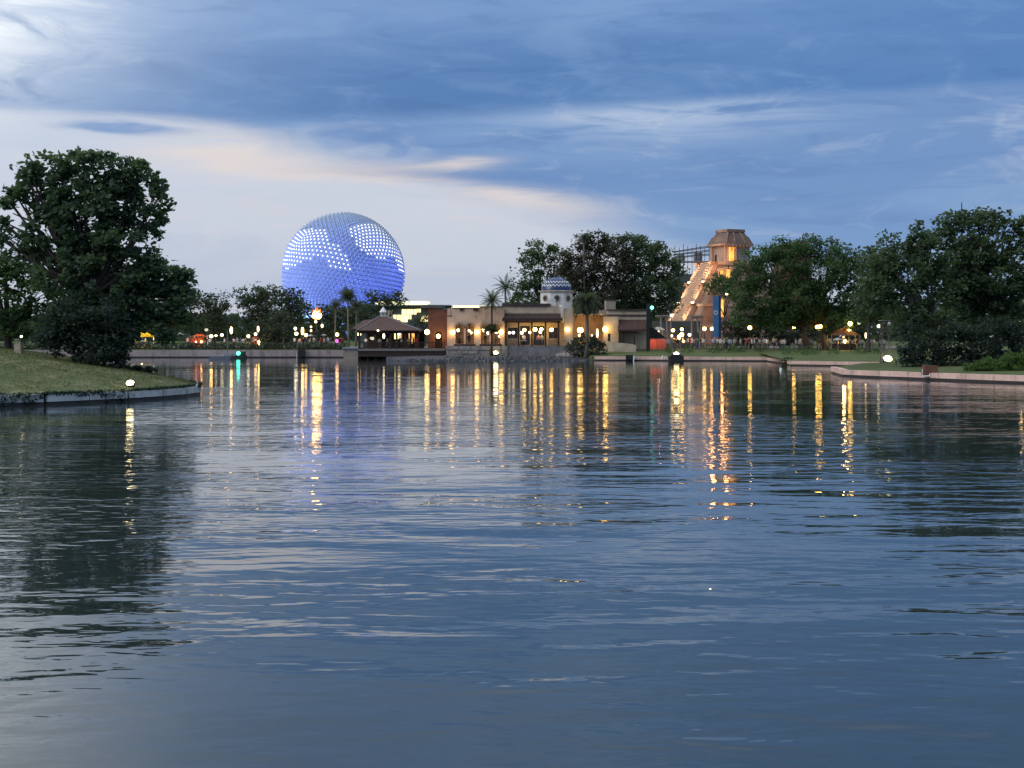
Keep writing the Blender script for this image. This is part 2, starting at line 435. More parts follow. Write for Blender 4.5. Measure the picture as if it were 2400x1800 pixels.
def mesh_np(name, verts, faces, mat, parent=None, tint=None, smooth_=False):
    """verts (N,3), faces (M,k) arrays -> object; tint is one value per face."""
    verts = np.asarray(verts, dtype=np.float32); faces = np.asarray(faces, dtype=np.int32)
    if parent is not None: verts = verts - np.array(root_loc(parent), dtype=np.float32)
    me = bpy.data.meshes.new(name)
    k = faces.shape[1]
    me.vertices.add(len(verts)); me.vertices.foreach_set('co', verts.ravel())
    me.loops.add(faces.size); me.loops.foreach_set('vertex_index', faces.ravel())
    me.polygons.add(len(faces)); me.polygons.foreach_set('loop_start', np.arange(0, faces.size, k, dtype=np.int32))
    if tint is not None:
        a = me.attributes.new('tint', 'FLOAT', 'FACE'); a.data.foreach_set('value', np.asarray(tint, dtype=np.float32))
    me.update(calc_edges=True)
    if mat: me.materials.append(mat)
    if smooth_: me.shade_smooth()
    o = bpy.data.objects.new(name, me); col.objects.link(o)
    if parent is not None: o.parent = parent
    return o

# ---- water -------------------------------------------------------------
def water_material():
    m = bpy.data.materials.new('lake_water'); m.use_nodes = True
    t = m.node_tree; t.nodes.clear(); n = NT(t)
    out = n.node('ShaderNodeOutputMaterial'); b = n.node('ShaderNodeBsdfPrincipled')
    g = n.node('ShaderNodeNewGeometry')
    x, y, z = n.sep(g.outputs['Position'])
    e = 0.03
    sx_all, sy_all = None, None
    gust = n.sm(n.noise(n.xyz(x * 0.022, y * 0.03, 1.7), 1.0, 2, 0.5), 0.30, 0.70)      # wind patches
    near = n.sm(y, 70.0, 16.0)                                                          # long smooth swell by the near bank
    far = n.sm(y, 40.0, 150.0)
    patch = n.sm(n.noise(n.xyz(x * 0.10, y * 0.24, 5.3), 1.0, 2, 0.5), 0.40, 0.66) * 0.85 + 0.40   # steeper sets of waves between calmer water
    layers = [  # kx, ky, skew, amplitude, detail
        (0.15, 0.32, 0.10, 0.052, 1.0, 3.1),
        (0.55, 1.35, 0.18, 0.050, 2.0, 9.7),
        (1.5, 3.6, -0.15, 0.017, 2.0, 4.4),
    ]
    for i, (kx, ky, sk, amp, det, seed) in enumerate(layers):
        def h(px_, py_):
            return n.noise(n.xyz(px_ * kx + py_ * (sk * kx), py_ * ky + px_ * (-sk * 0.25 * kx), seed), 1.0, det, 0.45, 0.35)
        h0, hx, hy = h(x, y), h(x + e, y), h(x, y + e)
        if i == 0: a = (near * 0.9 + 0.5) * (far * -0.55 + 1.0)
        elif i == 1: a = patch * (gust * 0.5 + 0.55) * (near * 0.30 + 1.0) * (far * -0.62 + 1.0)
        else: a = patch * (gust * 0.7 + 0.35) * (near * 0.60 + 1.0) * (far * -0.50 + 1.0)
        gx = (h0 - hx) * (amp / e) * a; gy = (h0 - hy) * (amp / e) * a
        sx_all = gx if sx_all is None else sx_all + gx
        sy_all = gy if sy_all is None else sy_all + gy
    nv = n.node('ShaderNodeVectorMath', operation='NORMALIZE')
    n.put(nv.inputs[0], n.xyz(sx_all, sy_all, 1.0))
    b.inputs['Base Color'].default_value = (0.024, 0.037, 0.036, 1)
    b.inputs['Roughness'].default_value = 0.02
    b.inputs['IOR'].default_value = 1.62
    b.inputs['Specular IOR Level'].default_value = 0.5
    t.links.new(nv.outputs[0], b.inputs['Normal'])
    t.links.new(b.outputs[0], out.inputs[0])
    return m
M['water'] = water_material()

wb = MB(); wb.add([(-700, -120, 0), (700, -120, 0), (700, 262, 0), (-700, 262, 0)], [(0, 1, 2, 3)])
tag(wb.build('lake', M['water']), kind='structure')
gb = MB(); gb.add([(-9000, -9000, -2.5), (9000, -9000, -2.5), (9000, 9000, -2.5), (-9000, 9000, -2.5)], [(0, 1, 2, 3)])
tag(gb.build('ground', M['soil']), kind='structure')

# ---- far shore land ------------------------------------------------------
# shoreline stations: photo column, distance, height of the edge, distance of the top of the bank, its height
ST = [(-4000, 219, 1.25, 224, 1.35), (-600, 219, 1.25, 224, 1.35), (300, 219, 1.25, 224, 1.35), (812, 219, 1.25, 224, 1.35),
      (818, 236, 1.2, 240, 1.5), (1035, 236, 1.2, 240, 1.5), (1041, 200.7, -0.3, 206, 2.0), (1100, 200.7, -0.3, 206, 2.0),
      (1335, 200.5, -0.2, 206, 2.0), (1388, 192, 0.62, 206, 1.7), (1500, 190.5, 0.62, 206, 1.55), (1640, 188.5, 0.62, 204, 1.5), (1797, 186, 0.62, 203, 1.5),
      (1832, 171, 0.60, 201, 1.5), (1852, 159, 0.55, 200, 1.5), (2060, 153, 0.55, 198, 1.5), (2200, 150, 0.55, 190, 1.5), (2600, 150, 0.6, 180, 1.6), (5000, 150, 0.6, 180, 1.6)]
rows = []
for px, D, zt, D2, z2 in ST:
    x = X(px, D); x2 = X(px, D2)
    rows.append([(x, D, -2.4), (x, D, zt), (x, (D * 2 + D2) / 3, zt + (z2 - zt) * 0.45), (x2 if abs(px - 1041) > 40 else x, D2, z2), (x, 262, max(z2, 1.55)), (x, 420, 2.0), (x * 3.0, 3000, 2.2), (x * 10, 8500, 2.2)])
lv = [p for r in rows for p in r]; K = len(rows[0]); lf = []
for i in range(len(rows) - 1):
    for k in range(K - 1): lf.append((i * K + k, (i + 1) * K + k, (i + 1) * K + k + 1, i * K + k + 1))
land = MB(); land.add(lv, lf)
tag(land.build('far_shore_lawn', M['grass']), kind='structure')

# promenade paving on the far shore
pv = MB()
for a, b_ in ((-60, 1040), (1490, 2300)):
    ya, yb, zz = (226, 250, 1.60) if a < 0 else (206.5, 250, 1.62)
    pv.prism([(X(a, ya), ya), (X(b_, ya), ya), (X(b_, yb), yb), (X(a, yb), yb)], 0.9, zz)
tag(pv.build('promenade_paving', M['paving']), kind='structure')
# stone terrace that the long tan building stands on
tb = MB(); tb.prism([(X(1046, 200.6), 200.6), (X(1345, 200.6), 200.6), (X(1430, 203), 203), (X(1500, 208), 208), (X(1500, 225), 225), (X(1040, 225), 225)], 0.0, 2.09)
tag(tb.build('stone_terrace', M['stone_block']), kind='structure')

# low rubble beach before the tan building
bx, by_ = [], []
rub = MB(); nx, ny = 170, 10
front = [(905, 189), (960, 186), (1050, 183.5), (1200, 182.5), (1320, 184), (1392, 190)]
def beach_front(px):
    for (a, d1), (b_, d2) in zip(front[:-1], front[1:]):
        if a <= px <= b_: return d1 + (d2 - d1) * (px - a) / (b_ - a)
    return 190
vv, ff = [], []
for i in range(nx + 1):
    px = 905 + (1400 - 905) * i / nx
    d0 = beach_front(px) + random.uniform(-0.3, 0.3)
    back = 200.9 if px > 1040 else 189.5 + 11 * smooth((px - 905) / 140)
    for j in range(ny + 1):
        d = d0 + (back - d0) * j / ny
        z = -0.25 + 0.85 * (j / ny) ** 0.6 + random.uniform(-0.04, 0.04) * (1 if j else 0)
        vv.append((X(px, d), d, z))
for i in range(nx):
    for j in range(ny):
        k = i * (ny + 1) + j
        ff.append((k, k + ny + 1, k + ny + 2, k + 1))
rub.add(vv, ff); tag(rub.build('rubble_beach', M['rubble']), kind='structure')
# loose stones on the beach, too many to count
st = MB()
for k in range(420):
    px = random.uniform(915, 1392); d0 = beach_front(px); d = d0 + random.random() * (12 if px > 1040 else 4)
    r = random.uniform(0.08, 0.20); c = (X(px, d), d, -0.06 + 0.6 * ((d - d0) / 14) ** 0.6)
    a = random.random() * 6
    st.loft([(c[0] + r * random.uniform(.8, 1.5) * math.cos(a + t), c[1] + r * math.sin(a + t), c[2] - 0.2) for t in (0, 1.3, 2.6, 3.9, 5.1)],
            [(c[0] + r * .6 * math.cos(a + t), c[1] + r * .6 * math.sin(a + t), c[2] + r * random.uniform(.5, .9)) for t in (0, 1.3, 2.6, 3.9, 5.1)])
tag(st.build('gravel', M['rubble']), kind='stuff')

# ---- sea walls made of cast panels ----------------------------------------
def seawall(name, label, pts, zt, thick, mat, plen, jitter=0.02, cap=None, shift=0.0):
    """pts: polyline in plan; one child per cast panel, joints open 4 cm; a wet footing below."""
    root = thing(name, label, 'sea wall', (pts[0][0], pts[0][1], 0))
    foot = MB()
    for (x0, y0), (x1, y1) in zip(pts[:-1], pts[1:]):
        L = math.hypot(x1 - x0, y1 - y0); nn = max(1, round(L / plen))
        tx, ty = (x1 - x0) / L, (y1 - y0) / L; nxn, nyn = -ty, tx
        for k in range(nn):
            a, b_ = L * k / nn + 0.03, L * (k + 1) / nn - 0.03
            o1 = random.uniform(-jitter, jitter); dz = random.uniform(-jitter, jitter)
            q = lambda s_, o_: (x0 + tx * s_ + nxn * (o_ - shift), y0 + ty * s_ + nyn * (o_ - shift))
            pb = MB(); pb.prism([q(a, o1), q(b_, o1), q(b_, thick + o1), q(a, thick + o1)], 0.17, zt + dz)
            if cap:
                pb.prism([q(a, o1 - 0.06), q(b_, o1 - 0.06), q(b_, thick + o1 + .05), q(a, thick + o1 + .05)], zt + dz, zt + dz + cap)
            pb.build('panel', mat, root)
        q = lambda s_, o_: (x0 + tx * s_ + nxn * (o_ - shift), y0 + ty * s_ + nyn * (o_ - shift))
        foot.prism([q(0, 0.05), q(L, 0.05), q(L, thick - .01), q(0, thick - .01)], -1.0, 0.19)
        foot.prism([q(0, 0.14), q(L, 0.14), q(L, thick - .03), q(0, thick - .03)], 0.19, zt - 0.06)
    foot.build('footing', M['wet_concrete'], root)
    return root
P = lambda px, D: (X(px, D), D)
seawall('sea_wall', 'long mauve concrete sea wall under the hedge on the far left shore', [P(-300, 218.6), P(812, 218.6)], 1.22, 0.5, M['mauve_wall'], 7.0)
seawall('sea_wall', 'low pink sea wall below the lawn with the palm at its left end', [P(1392, 191.6), P(1500, 190.1), P(1640, 188.1), P(1797, 185.6)], 0.62, 0.5, M['pink_wall'], 5.0)
seawall('sea_wall', 'short stepped pink sea wall on the right before the light tower', [P(1797, 185.5), P(1831, 170.6), P(1852, 158.6), P(2062, 152.6)], 0.57, 0.5, M['pink_wall'], 5.0)
seawall('sea_wall', 'near pink sea wall in front of the big trees at the right edge', [(X(1975, 119) + 1.1, 128), P(1973, 116), P(2060, 111.5), P(2200, 105.5), P(2330, 100.5), P(2560, 93), (75, 88), (120, 86)], 0.60, 0.5, M['pink_wall'], 3.6)

# promontory at the right
pr = MB()
pl = [(X(1975, 116) + .3, 116.4), P(2060, 111.9), P(2200, 105.9), P(2330, 100.9), P(2560, 93.4), (75, 88.4), (140, 86), (140, 175), (60, 172), (44, 156), (40, 142), (31.5, 129)]
c_in = [(33, 126), (36, 124), (40, 120), (44, 116), (52, 110), (78, 104), (140, 100), (140, 170), (66, 165), (54, 152), (46, 142), (38, 132)]
v0 = [(x, y, -2.4) for x, y in pl] + [(x, y, 0.56) for x, y in pl] + [(x, y, 0.95) for x, y in c_in]
m_ = len(pl); fa = []
for k in range(m_):
    j = (k + 1) % m_
    fa += [(k, j, m_ + j, m_ + k), (m_ + k, m_ + j, 2 * m_ + j, 2 * m_ + k)]
fa.append(tuple(range(2 * m_, 3 * m_)))
pr.add(v0, fa); tag(pr.build('promontory_lawn', M['grass']), kind='structure')

# ---- the small island at the left ------------------------------------------
ISL = [(-60, 60), P(-300, 63.5), P(0, 66.7), P(100, 67.8), P(200, 69.8), P(290, 71.8), P(370, 74.5), P(425, 77), P(455, 79.4), P(457, 82.5), P(440, 87), P(405, 93), P(350, 100), P(260, 108), P(100, 116), P(-200, 124), (-75, 128)]
def seg_dist(p, a, b_):
    ax, ay = a; bx_, by2 = b_; dx_, dy_ = bx_ - ax, by2 - ay
    t = max(0, min(1, ((p[0] - ax) * dx_ + (p[1] - ay) * dy_) / (dx_ * dx_ + dy_ * dy_)))
    return math.hypot(p[0] - ax - t * dx_, p[1] - ay - t * dy_)
def inside(p, poly):
    c = False; j = len(poly) - 1
    for i in range(len(poly)):
        if (poly[i][1] > p[1]) != (poly[j][1] > p[1]) and p[0] < (poly[j][0] - poly[i][0]) * (p[1] - poly[i][1]) / (poly[j][1] - poly[i][1]) + poly[i][0]: c = not c
        j = i
    return c
def isl_z(p):
    d = min(seg_dist(p, ISL[i], ISL[(i + 1) % len(ISL)]) for i in range(len(ISL)))
    return 0.58 + (2.05 + 0.75 * smooth((-24 - p[0]) / 10)) * (1 - math.exp(-d / 8.5)) * smooth(d / 3.0 + 0.35)
pts2, edge = [], []
for i in range(len(ISL)):
    a, b_ = ISL[i], ISL[(i + 1) % len(ISL)]
    nn = max(1, int(math.hypot(a[0] - b_[0], a[1] - b_[1]) / 1.2))
    for k in range(nn): edge.append((a[0] + (b_[0] - a[0]) * k / nn, a[1] + (b_[1] - a[1]) * k / nn))
ne = len(edge); pts2 = [Vector(p) for p in edge]
gy = 60.0
while gy < 128:
    gx = -75.0
    while gx < -17:
        p = (gx + random.uniform(-.3, .3), gy + random.uniform(-.3, .3))
        if inside(p, ISL) and min(seg_dist(p, ISL[i], ISL[(i + 1) % len(ISL)]) for i in range(len(ISL))) > 0.6: pts2.append(Vector(p))
        gx += 1.3
    gy += 1.3
vo, eo, fo, *_ = geometry.delaunay_2d_cdt(pts2, [(i, (i + 1) % ne) for i in range(ne)], [], 1, 1e-5)
iv = [(p.x, p.y, isl_z((p.x, p.y)) + random.uniform(-.03, .03)) for p in vo]
im = MB(); im.add(iv, fo)
nb = len(iv)
im.add([(p[0], p[1], 0.60) for p in edge] + [(p[0], p[1], -2.4) for p in edge], [(i, (i + 1) % ne, ne + (i + 1) % ne, ne + i) for i in range(ne)])
io = im.build('island_lawn', M['grass_dry'], smooth=True); tag(io, kind='structure')
seawall('sea_wall', 'grey panelled sea wall overgrown along the grassy island at the left', ISL[1:11], 0.55, 0.35, M['grey_concrete'], 4.3, shift=0.36)

# ================================================================== VEGETATION
def leaf_cloud(centres, size, squash=0.6, up=0.35, asp=0.62):
    """A bent leaf of four triangles' worth at every centre: returns verts, quads."""
    N = len(centres)
    a = rng.normal(size=(N, 3)); a[:, 2] *= squash
    a /= np.linalg.norm(a, axis=1, keepdims=True) + 1e-9
    nrm = rng.normal(size=(N, 3)); nrm[:, 2] = np.abs(nrm[:, 2]) + up
    b = np.cross(nrm, a); b /= np.linalg.norm(b, axis=1, keepdims=True) + 1e-9
    s = (size * rng.uniform(0.65, 1.35, N))[:, None]
    v = np.stack([centres - a * s * .5, centres + b * s * asp * .5 - a * s * .08, centres + a * s * .5, centres - b * s * asp * .5 - a * s * .08], 1).reshape(-1, 3)
    f = np.arange(4 * N).reshape(-1, 4)
    return v, f

def crown_points(lobes, Y, clump, per, density=1.0, thick=1.0):
    """lobes in photo pixels (px, py, rx, ry, shift of distance in m); returns leaf centres and a tint for each."""
    pts, tint, mids = [], [], []
    k = Y / F
    for lb in lobes:
        px, py, rx, ry = lb[:4]; dY = lb[4] if len(lb) > 4 else 0.0
        c = np.array([X(px, Y), Y + dY, Z(py, Y)]); r = np.array([rx * k, max(rx, ry) * k * thick, ry * k])
        mids.append((c, r))
        nc = max(3, int(density * 4.2 * (r[0] * r[1] * r[2]) ** (2 / 3) / clump ** 2))
        d = rng.normal(size=(nc, 3)); d /= np.linalg.norm(d, axis=1, keepdims=True)
        rr = rng.uniform(0.35, 1.0, (nc, 1)) ** 0.55
        cc = c + d * rr * r
        cr = clump * rng.uniform(0.6, 1.35, nc)
        ct = rng.uniform(0.0, 1.0, nc)
        for q, s, t_ in zip(cc, cr, ct):
            n_ = max(4, int(per * rng.uniform(0.6, 1.4)))
            o = np.clip(rng.normal(size=(n_, 3)), -1.7, 1.7) * np.array([.52, .52, .36]) * s
            pts.append(q + o); tint.append(np.clip(t_ * 0.75 + rng.uniform(-.15, .4, n_), 0, 1))
    return np.concatenate(pts), np.concatenate(tint), mids

def tree(name, label, cat, base_px, Y, base_z, lobes, mat, leaf, clump, per, trunk_r=0.35, bark='bark', group=None, density=1.0, fork=0.45, lean=0.0, trunks=1, thick=1.0, bare=()):
    bx_ = X(base_px, Y)
    root = thing(name, label, cat, (bx_, Y, base_z), group)
    pts, tint, mids = crown_points(lobes, Y, clump, per, density, thick)
    v, f = leaf_cloud(pts, leaf)
    mesh_np('crown', v, f, mat, root, tint)
    top = max(m_[0][2] for m_ in mids); lowest = min(m_[0][2] - m_[1][2] * .4 for m_ in mids)
    cx = sum(m_[0][0] for m_ in mids) / len(mids)
    for q in range(trunks):
        tr = MB()
        ox = (q - (trunks - 1) / 2) * trunk_r * 5
        fz = base_z + (top - base_z) * fork * random.uniform(.9, 1.1)
        fp = Vector((bx_ + ox + (cx - bx_) * 0.3 + lean, Y + random.uniform(-.3, .3), fz))
        b0_ = Vector((bx_ + ox, Y, base_z - 0.2))
        mid = b0_.lerp(fp, 0.5) + Vector((random.uniform(-.15, .15) * (fz - base_z) * .3, 0, 0))
        tr.tube([b0_, b0_.lerp(mid, .15), mid, fp], [trunk_r * 1.45, trunk_r * 1.05, trunk_r * .85, trunk_r * .72], 9)
        for i, (c, r) in enumerate(mids):
            if i % trunks != q: continue
            e_ = Vector(c) + Vector((random.uniform(-.2, .2) * r[0], random.uniform(-.3, .3) * r[1], r[2] * .1))
            m2 = fp.lerp(e_, .5) + Vector((0, random.uniform(-.3, .3), -abs(e_.z - fp.z) * .08))
            tr.tube([fp - Vector((0, 0, trunk_r * .3)), m2, e_], [trunk_r * .55, trunk_r * .34, trunk_r * .10], 6)
            for w in range(3):
                e2 = e_ + Vector((random.uniform(-.7, .7) * r[0], random.uniform(-.6, .6) * r[1], random.uniform(-.3, .25) * r[2]))
                tr.tube([m2.lerp(e_, .5), e2], [trunk_r * .16, trunk_r * .04], 5)
        for (p0, p1) in (bare if q == 0 else ()):
            a_ = Vector(W(p0[0], p0[1], Y)); b_ = Vector(W(p1[0], p1[1], Y))
            m2 = a_.lerp(b_, .5) + Vector((0, 0, .35))
            tr.tube([a_, m2, b_], [trunk_r * .3, trunk_r * .2, trunk_r * .08], 5)
        tr.build('trunk', M[bark], root, smooth=True)
    return root

def shrub(name, label, cat, lobes, Y, base_z, mat, leaf, clump, per, group=None, density=1.0, kind=None, thick=1.0):
    px = sum(l[0] for l in lobes) / len(lobes)
    root = thing(name, label, cat, (X(px, Y), Y, base_z), group)
    pts, tint, mids = crown_points(lobes, Y, clump, per, density, thick)
    pts[:, 2] = np.maximum(pts[:, 2], base_z + rng.uniform(0, .15, len(pts)))
    v, f = leaf_cloud(pts, leaf)
    mesh_np('foliage', v, f, mat, root, tint)
    sm_ = MB()
    p = (X(px, Y), Y, base_z - .1)
    for c, r in mids: sm_.tube([p, ((p[0] + c[0]) / 2, (p[1] + c[1]) / 2, (p[2] + c[2]) / 2 - .1), tuple(c)], [.07, .05, .02], 5)
    sm_.build('stem', M['bark'], root)
    return root

# --- the island ---
BT = [(20, 470, 18, 12), (6, 515, 16, 10), (34, 452, 16, 9), (10, 560, 18, 12), (50, 560, 30, 24), (60, 600, 40, 26), (75, 400, 34, 34), (130, 385, 40, 34), (200, 378, 48, 30), (265, 392, 48, 36), (330, 420, 50, 42), (368, 470, 26, 44), (350, 520, 34, 40),
      (170, 440, 70, 50), (250, 460, 70, 55), (110, 470, 60, 50), (75, 440, 40, 36), (300, 480, 55, 50), (200, 520, 80, 55), (280, 550, 75, 50), (120, 540, 60, 45), (355, 600, 34, 26),
      (210, 600, 90, 45), (310, 620, 70, 40), (150, 640, 90, 50), (250, 680, 100, 50), (340, 660, 70, 42), (400, 660, 48, 34), (440, 645, 24, 22), (380, 710, 70, 45), (430, 700, 34, 40), (330, 722, 66, 38), (405, 762, 46, 42), (200, 720, 90, 50), (280, 760, 60, 45)]
tree('broadleaf_tree', 'tall broad-leaved tree with sky showing through its crown on the grassy island', 'tree', 205, 86, 2.0, BT, M['big_leaf'], 0.40, 0.62, 44, 0.42, density=0.86, fork=0.30, thick=0.8,
     bare=(((120, 650), (22, 560)), ((115, 600), (10, 520)), ((110, 560), (30, 500)), ((95, 620), (-10, 610)), ((110, 520), (15, 455))))
tree('broadleaf_tree', 'lighter green tree cut by the left edge of the photo', 'tree', 20, 92, 2.4, [(20, 650, 50, 45), (70, 640, 55, 40), (100, 690, 55, 45), (20, 720, 70, 50), (-40, 640, 60, 60), (60, 760, 60, 35), (-60, 740, 60, 60), (-30, 590, 40, 30), (12, 605, 26, 16)], M['oak_green'], 0.36, 0.62, 30, 0.3, density=0.85, fork=0.22)
shrub('dark_bush', 'dense dark bush at the foot of the island tree', 'bush', [(150, 790, 55, 45), (200, 770, 60, 55), (255, 790, 50, 55), (230, 830, 60, 36), (275, 830, 30, 38), (120, 770, 40, 50), (170, 730, 50, 40), (240, 740, 60, 40), (285, 790, 20, 40)], 83.5, 1.5, M['dark_shrub'], 0.26, 0.5, 34, density=1.1)
shrub('low_bush', 'low clipped bush at the tip of the grassy island', 'bush', [(318, 866, 16, 9), (338, 867, 20, 10), (355, 870, 12, 8)], 86, 0.9, M['dark_shrub'], 0.16, 0.22, 26)
# trailing plants over the island wall
tp, tt = [], []
for a, b_ in zip(ISL[1:10], ISL[2:11]):
    L = math.hypot(b_[0] - a[0], b_[1] - a[1])
    for k in range(int(L * 105)):
        t_ = random.random(); hang = 0.10 + 0.26 * max(0, math.sin((a[0] + (b_[0] - a[0]) * t_) * 1.7) + 0.5 * math.sin((a[0] + (b_[0] - a[0]) * t_) * 4.1) + .3)
        tp.append((a[0] + (b_[0] - a[0]) * t_ + random.uniform(-.05, .1) + (.40 if a[0] > X(450, 79) else .1), a[1] + (b_[1] - a[1]) * t_ - 0.44 + random.uniform(-.06, .22), 0.66 - random.random() * hang * 1.5)); tt.append(random.random())
v, f = leaf_cloud(np.array(tp), 0.19)
tag(mesh_np('trailing_plants', v, f, M['dark_shrub'], None, tt), 'dark trailing plants hanging over the grey island wall', 'plants', kind='stuff')
# short grass over the island
gp = []
for (x, y, z) in [iv[random.randrange(nb)] for _ in range(70000)]:
    if y < 100 and x < -18: gp.append((x + random.uniform(-.8, .8), y + random.uniform(-.8, .8)))
gp = [p for p in gp if inside(p, ISL)]
gc = np.array([(x, y, isl_z((x, y)) + .04) for x, y in gp])
a = rng.normal(size=(len(gc), 3)) * np.array([.5, .5, 0]); a[:, 2] = 1
s = rng.uniform(.03, .07, (len(gc), 1)); w = rng.normal(size=(len(gc), 3)) * np.array([1, 1, 0]); w /= np.linalg.norm(w, axis=1, keepdims=True)
v = np.stack([gc - w * .05, gc + w * .05, gc + a * s], 1).reshape(-1, 3)
M['grass_blade'] = foliage_mat('grass_blades', (0.105, 0.125, 0.058), (0.16, 0.17, 0.085))
tag(mesh_np('grass', v, np.arange(3 * len(gc)).reshape(-1, 3), M['grass_blade'], None, rng.uniform(0, 1, len(gc))), 'short worn grass on the island', 'grass', kind='stuff')

# --- far left shore ---
G = 'trees behind the far left promenade'
tree('oak_tree', 'rounded dark tree just right of the island tree on the far shore', 'tree', 500, 246, 1.6, [(480, 700, 32, 22), (515, 705, 26, 24), (460, 730, 40, 30), (520, 740, 34, 30), (490, 760, 50, 24)], M['far_leaf'], 0.5, 1.2, 36, 0.4, density=1.15, group=G)
tree('oak_tree', 'two-humped dark tree left of the big sphere', 'tree', 600, 248, 1.6, [(567, 692, 20, 16), (600, 690, 34, 20), (640, 686, 36, 16), (680, 690, 28, 18), (585, 725, 40, 30), (640, 722, 50, 34), (695, 715, 30, 26), (620, 755, 60, 26), (690, 745, 30, 20)], M['far_leaf'], 0.5, 1.2, 36, 0.45, density=1.15, group=G)
tree('oak_tree', 'dark tree half hidden behind the island tree above the yellow tent', 'tree', 385, 247, 1.6, [(330, 700, 40, 30), (385, 705, 50, 34), (430, 700, 30, 26), (350, 745, 50, 30), (420, 745, 46, 30)], M['far_leaf'], 0.5, 1.2, 36, 0.45, density=1.15, group=G)
tree('round_tree', 'dense dark tree reaching down to the hedge left of the flame', 'tree', 650, 232, 1.5, [(650, 765, 40, 30), (630, 790, 28, 24), (672, 790, 24, 24), (650, 800, 36, 14), (650, 740, 26, 18)], M['dark_shrub'], 0.5, 1.1, 30, 0.35)
tree('oak_tree', 'low tree covering the lower right of the big sphere', 'tree', 900, 290, 1.8, [(880, 698, 30, 16), (915, 694, 26, 14), (938, 700, 12, 10), (870, 715, 40, 14), (925, 712, 30, 12)], M['far_leaf'], 0.6, 1.3, 26, 0.4)
tree('oak_tree', 'dark tree directly below the big sphere', 'tree', 765, 300, 1.8, [(720, 735, 40, 22), (765, 738, 34, 22), (800, 742, 34, 24), (840, 735, 36, 22), (870, 745, 40, 20), (740, 762, 60, 18), (700, 722, 22, 12)], M['far_leaf'], 0.7, 1.5, 28, 0.4)
tree('small_tree', 'small dark tree before the lit yellow windows', 'tree', 995, 262, 1.6, [(985, 752, 20, 12), (1008, 740, 20, 12), (972, 760, 14, 8), (1018, 728, 12, 8)], M['far_leaf'], 0.5, 1.0, 22, 0.25)
# distant wood behind everything on the far shore
wp_, wt_ = [], []
for k in range(15000):
    px = random.uniform(-500, 2900); Y = random.uniform(395, 470)
    top = 738 + 9 * math.sin(px * .013) + 7 * math.sin(px * .041 + 2) + 4 * math.sin(px * .11)
    if 1180 < px < 2900: top -= 26
    py = top + (800 - top) * random.random() ** 1.15
    wp_.append(W(px, py, Y)); wt_.append(random.random())
v, f = leaf_cloud(np.array(wp_), 3.2)
tag(mesh_np('woods', v, f, M['far_leaf'], None, wt_), 'dark distant wood behind the far shore', 'woods', kind='stuff')
# clipped hedge along the far left promenade
hp = []
for k in range(15000): hp.append((X(random.uniform(-200, 812), 221.5), 221.5 + random.uniform(-.9, .9), 1.25 + random.random() ** 1.4 * 1.15))
hp = np.array(hp); hp[:, 2] += .12 * np.sin(hp[:, 0] * .9)
v, f = leaf_cloud(hp, 0.28)
hr = thing('hedge', 'dark clipped hedge on top of the long mauve sea wall', 'hedge', (X(306, 221.5), 221.5, 1.2))
mesh_np('foliage', v, f, M['dark_shrub'], hr, rng.uniform(0, 1, len(hp)))

# --- centre, behind the tan building ---
G = 'tall trees behind the tan building'
tree('oak_tree', 'airy tree left of the blue dome', 'tree', 1268, 246, 1.7, [(1268, 585, 34, 24), (1300, 590, 20, 22), (1240, 605, 26, 22), (1270, 625, 40, 26), (1305, 640, 18, 24), (1238, 650, 34, 28), (1270, 670, 46, 26), (1215, 675, 24, 24), (1240, 705, 46, 20), (1300, 690, 26, 26)], M['oak'], 0.5, 1.15, 36, 0.4, density=1.05, group=G)
tree('oak_tree', 'large brownish tree right behind the blue dome', 'tree', 1395, 240, 1.7, [(1350, 600, 30, 26), (1370, 575, 26, 26), (1400, 570, 36, 26), (1440, 575, 40, 28), (1380, 630, 60, 40), (1350, 660, 40, 40), (1440, 620, 50, 36), (1410, 680, 70, 40), (1340, 710, 40, 30), (1322, 655, 28, 44), (1318, 610, 16, 20)], M['brown_leaf'], 0.5, 1.2, 40, 0.45, density=1.2, group=G, trunks=2)
tree('oak_tree', 'broad dark tree left of the stone pyramid', 'tree', 1500, 243, 1.7, [(1480, 570, 40, 22), (1520, 575, 36, 24), (1550, 595, 26, 24), (1500, 610, 60, 34), (1560, 640, 44, 40), (1470, 640, 46, 40), (1578, 655, 24, 34), (1520, 680, 70, 44), (1562, 706, 34, 30), (1440, 700, 50, 36), (1510, 730, 50, 30), (1470, 700, 60, 50)], M['oak'], 0.5, 1.2, 40, 0.5, density=1.25, group=G, trunks=2)

# --- right shore oaks ---
tree('oak_tree', 'small leafy tree in front of the stone pyramid', 'tree', 1700, 214, 1.6, [(1690, 662, 34, 16), (1665, 672, 18, 14), (1720, 672, 24, 18), (1700, 682, 36, 12)], M['oak_green'], 0.5, 1.0, 26, 0.2)
tree('oak_tree', 'wide green oak standing over the crowd', 'tree', 1915, 198, 1.5, [(1790, 600, 44, 28), (1840, 585, 50, 24), (1890, 578, 50, 22), (1940, 590, 44, 28), (1985, 600, 36, 24), (1760, 640, 46, 36), (1830, 640, 70, 46), (1920, 640, 80, 50), (1740, 690, 34, 40), (1790, 700, 60, 46), (1870, 700, 80, 54), (1960, 690, 70, 56), (1750, 740, 46, 30), (1830, 745, 60, 26), (1930, 745, 70, 30), (2000, 740, 50, 36), (2020, 660, 50, 60)], M['oak_green'], 0.44, 1.05, 40, 0.55, density=1.25, fork=0.22, trunks=2)
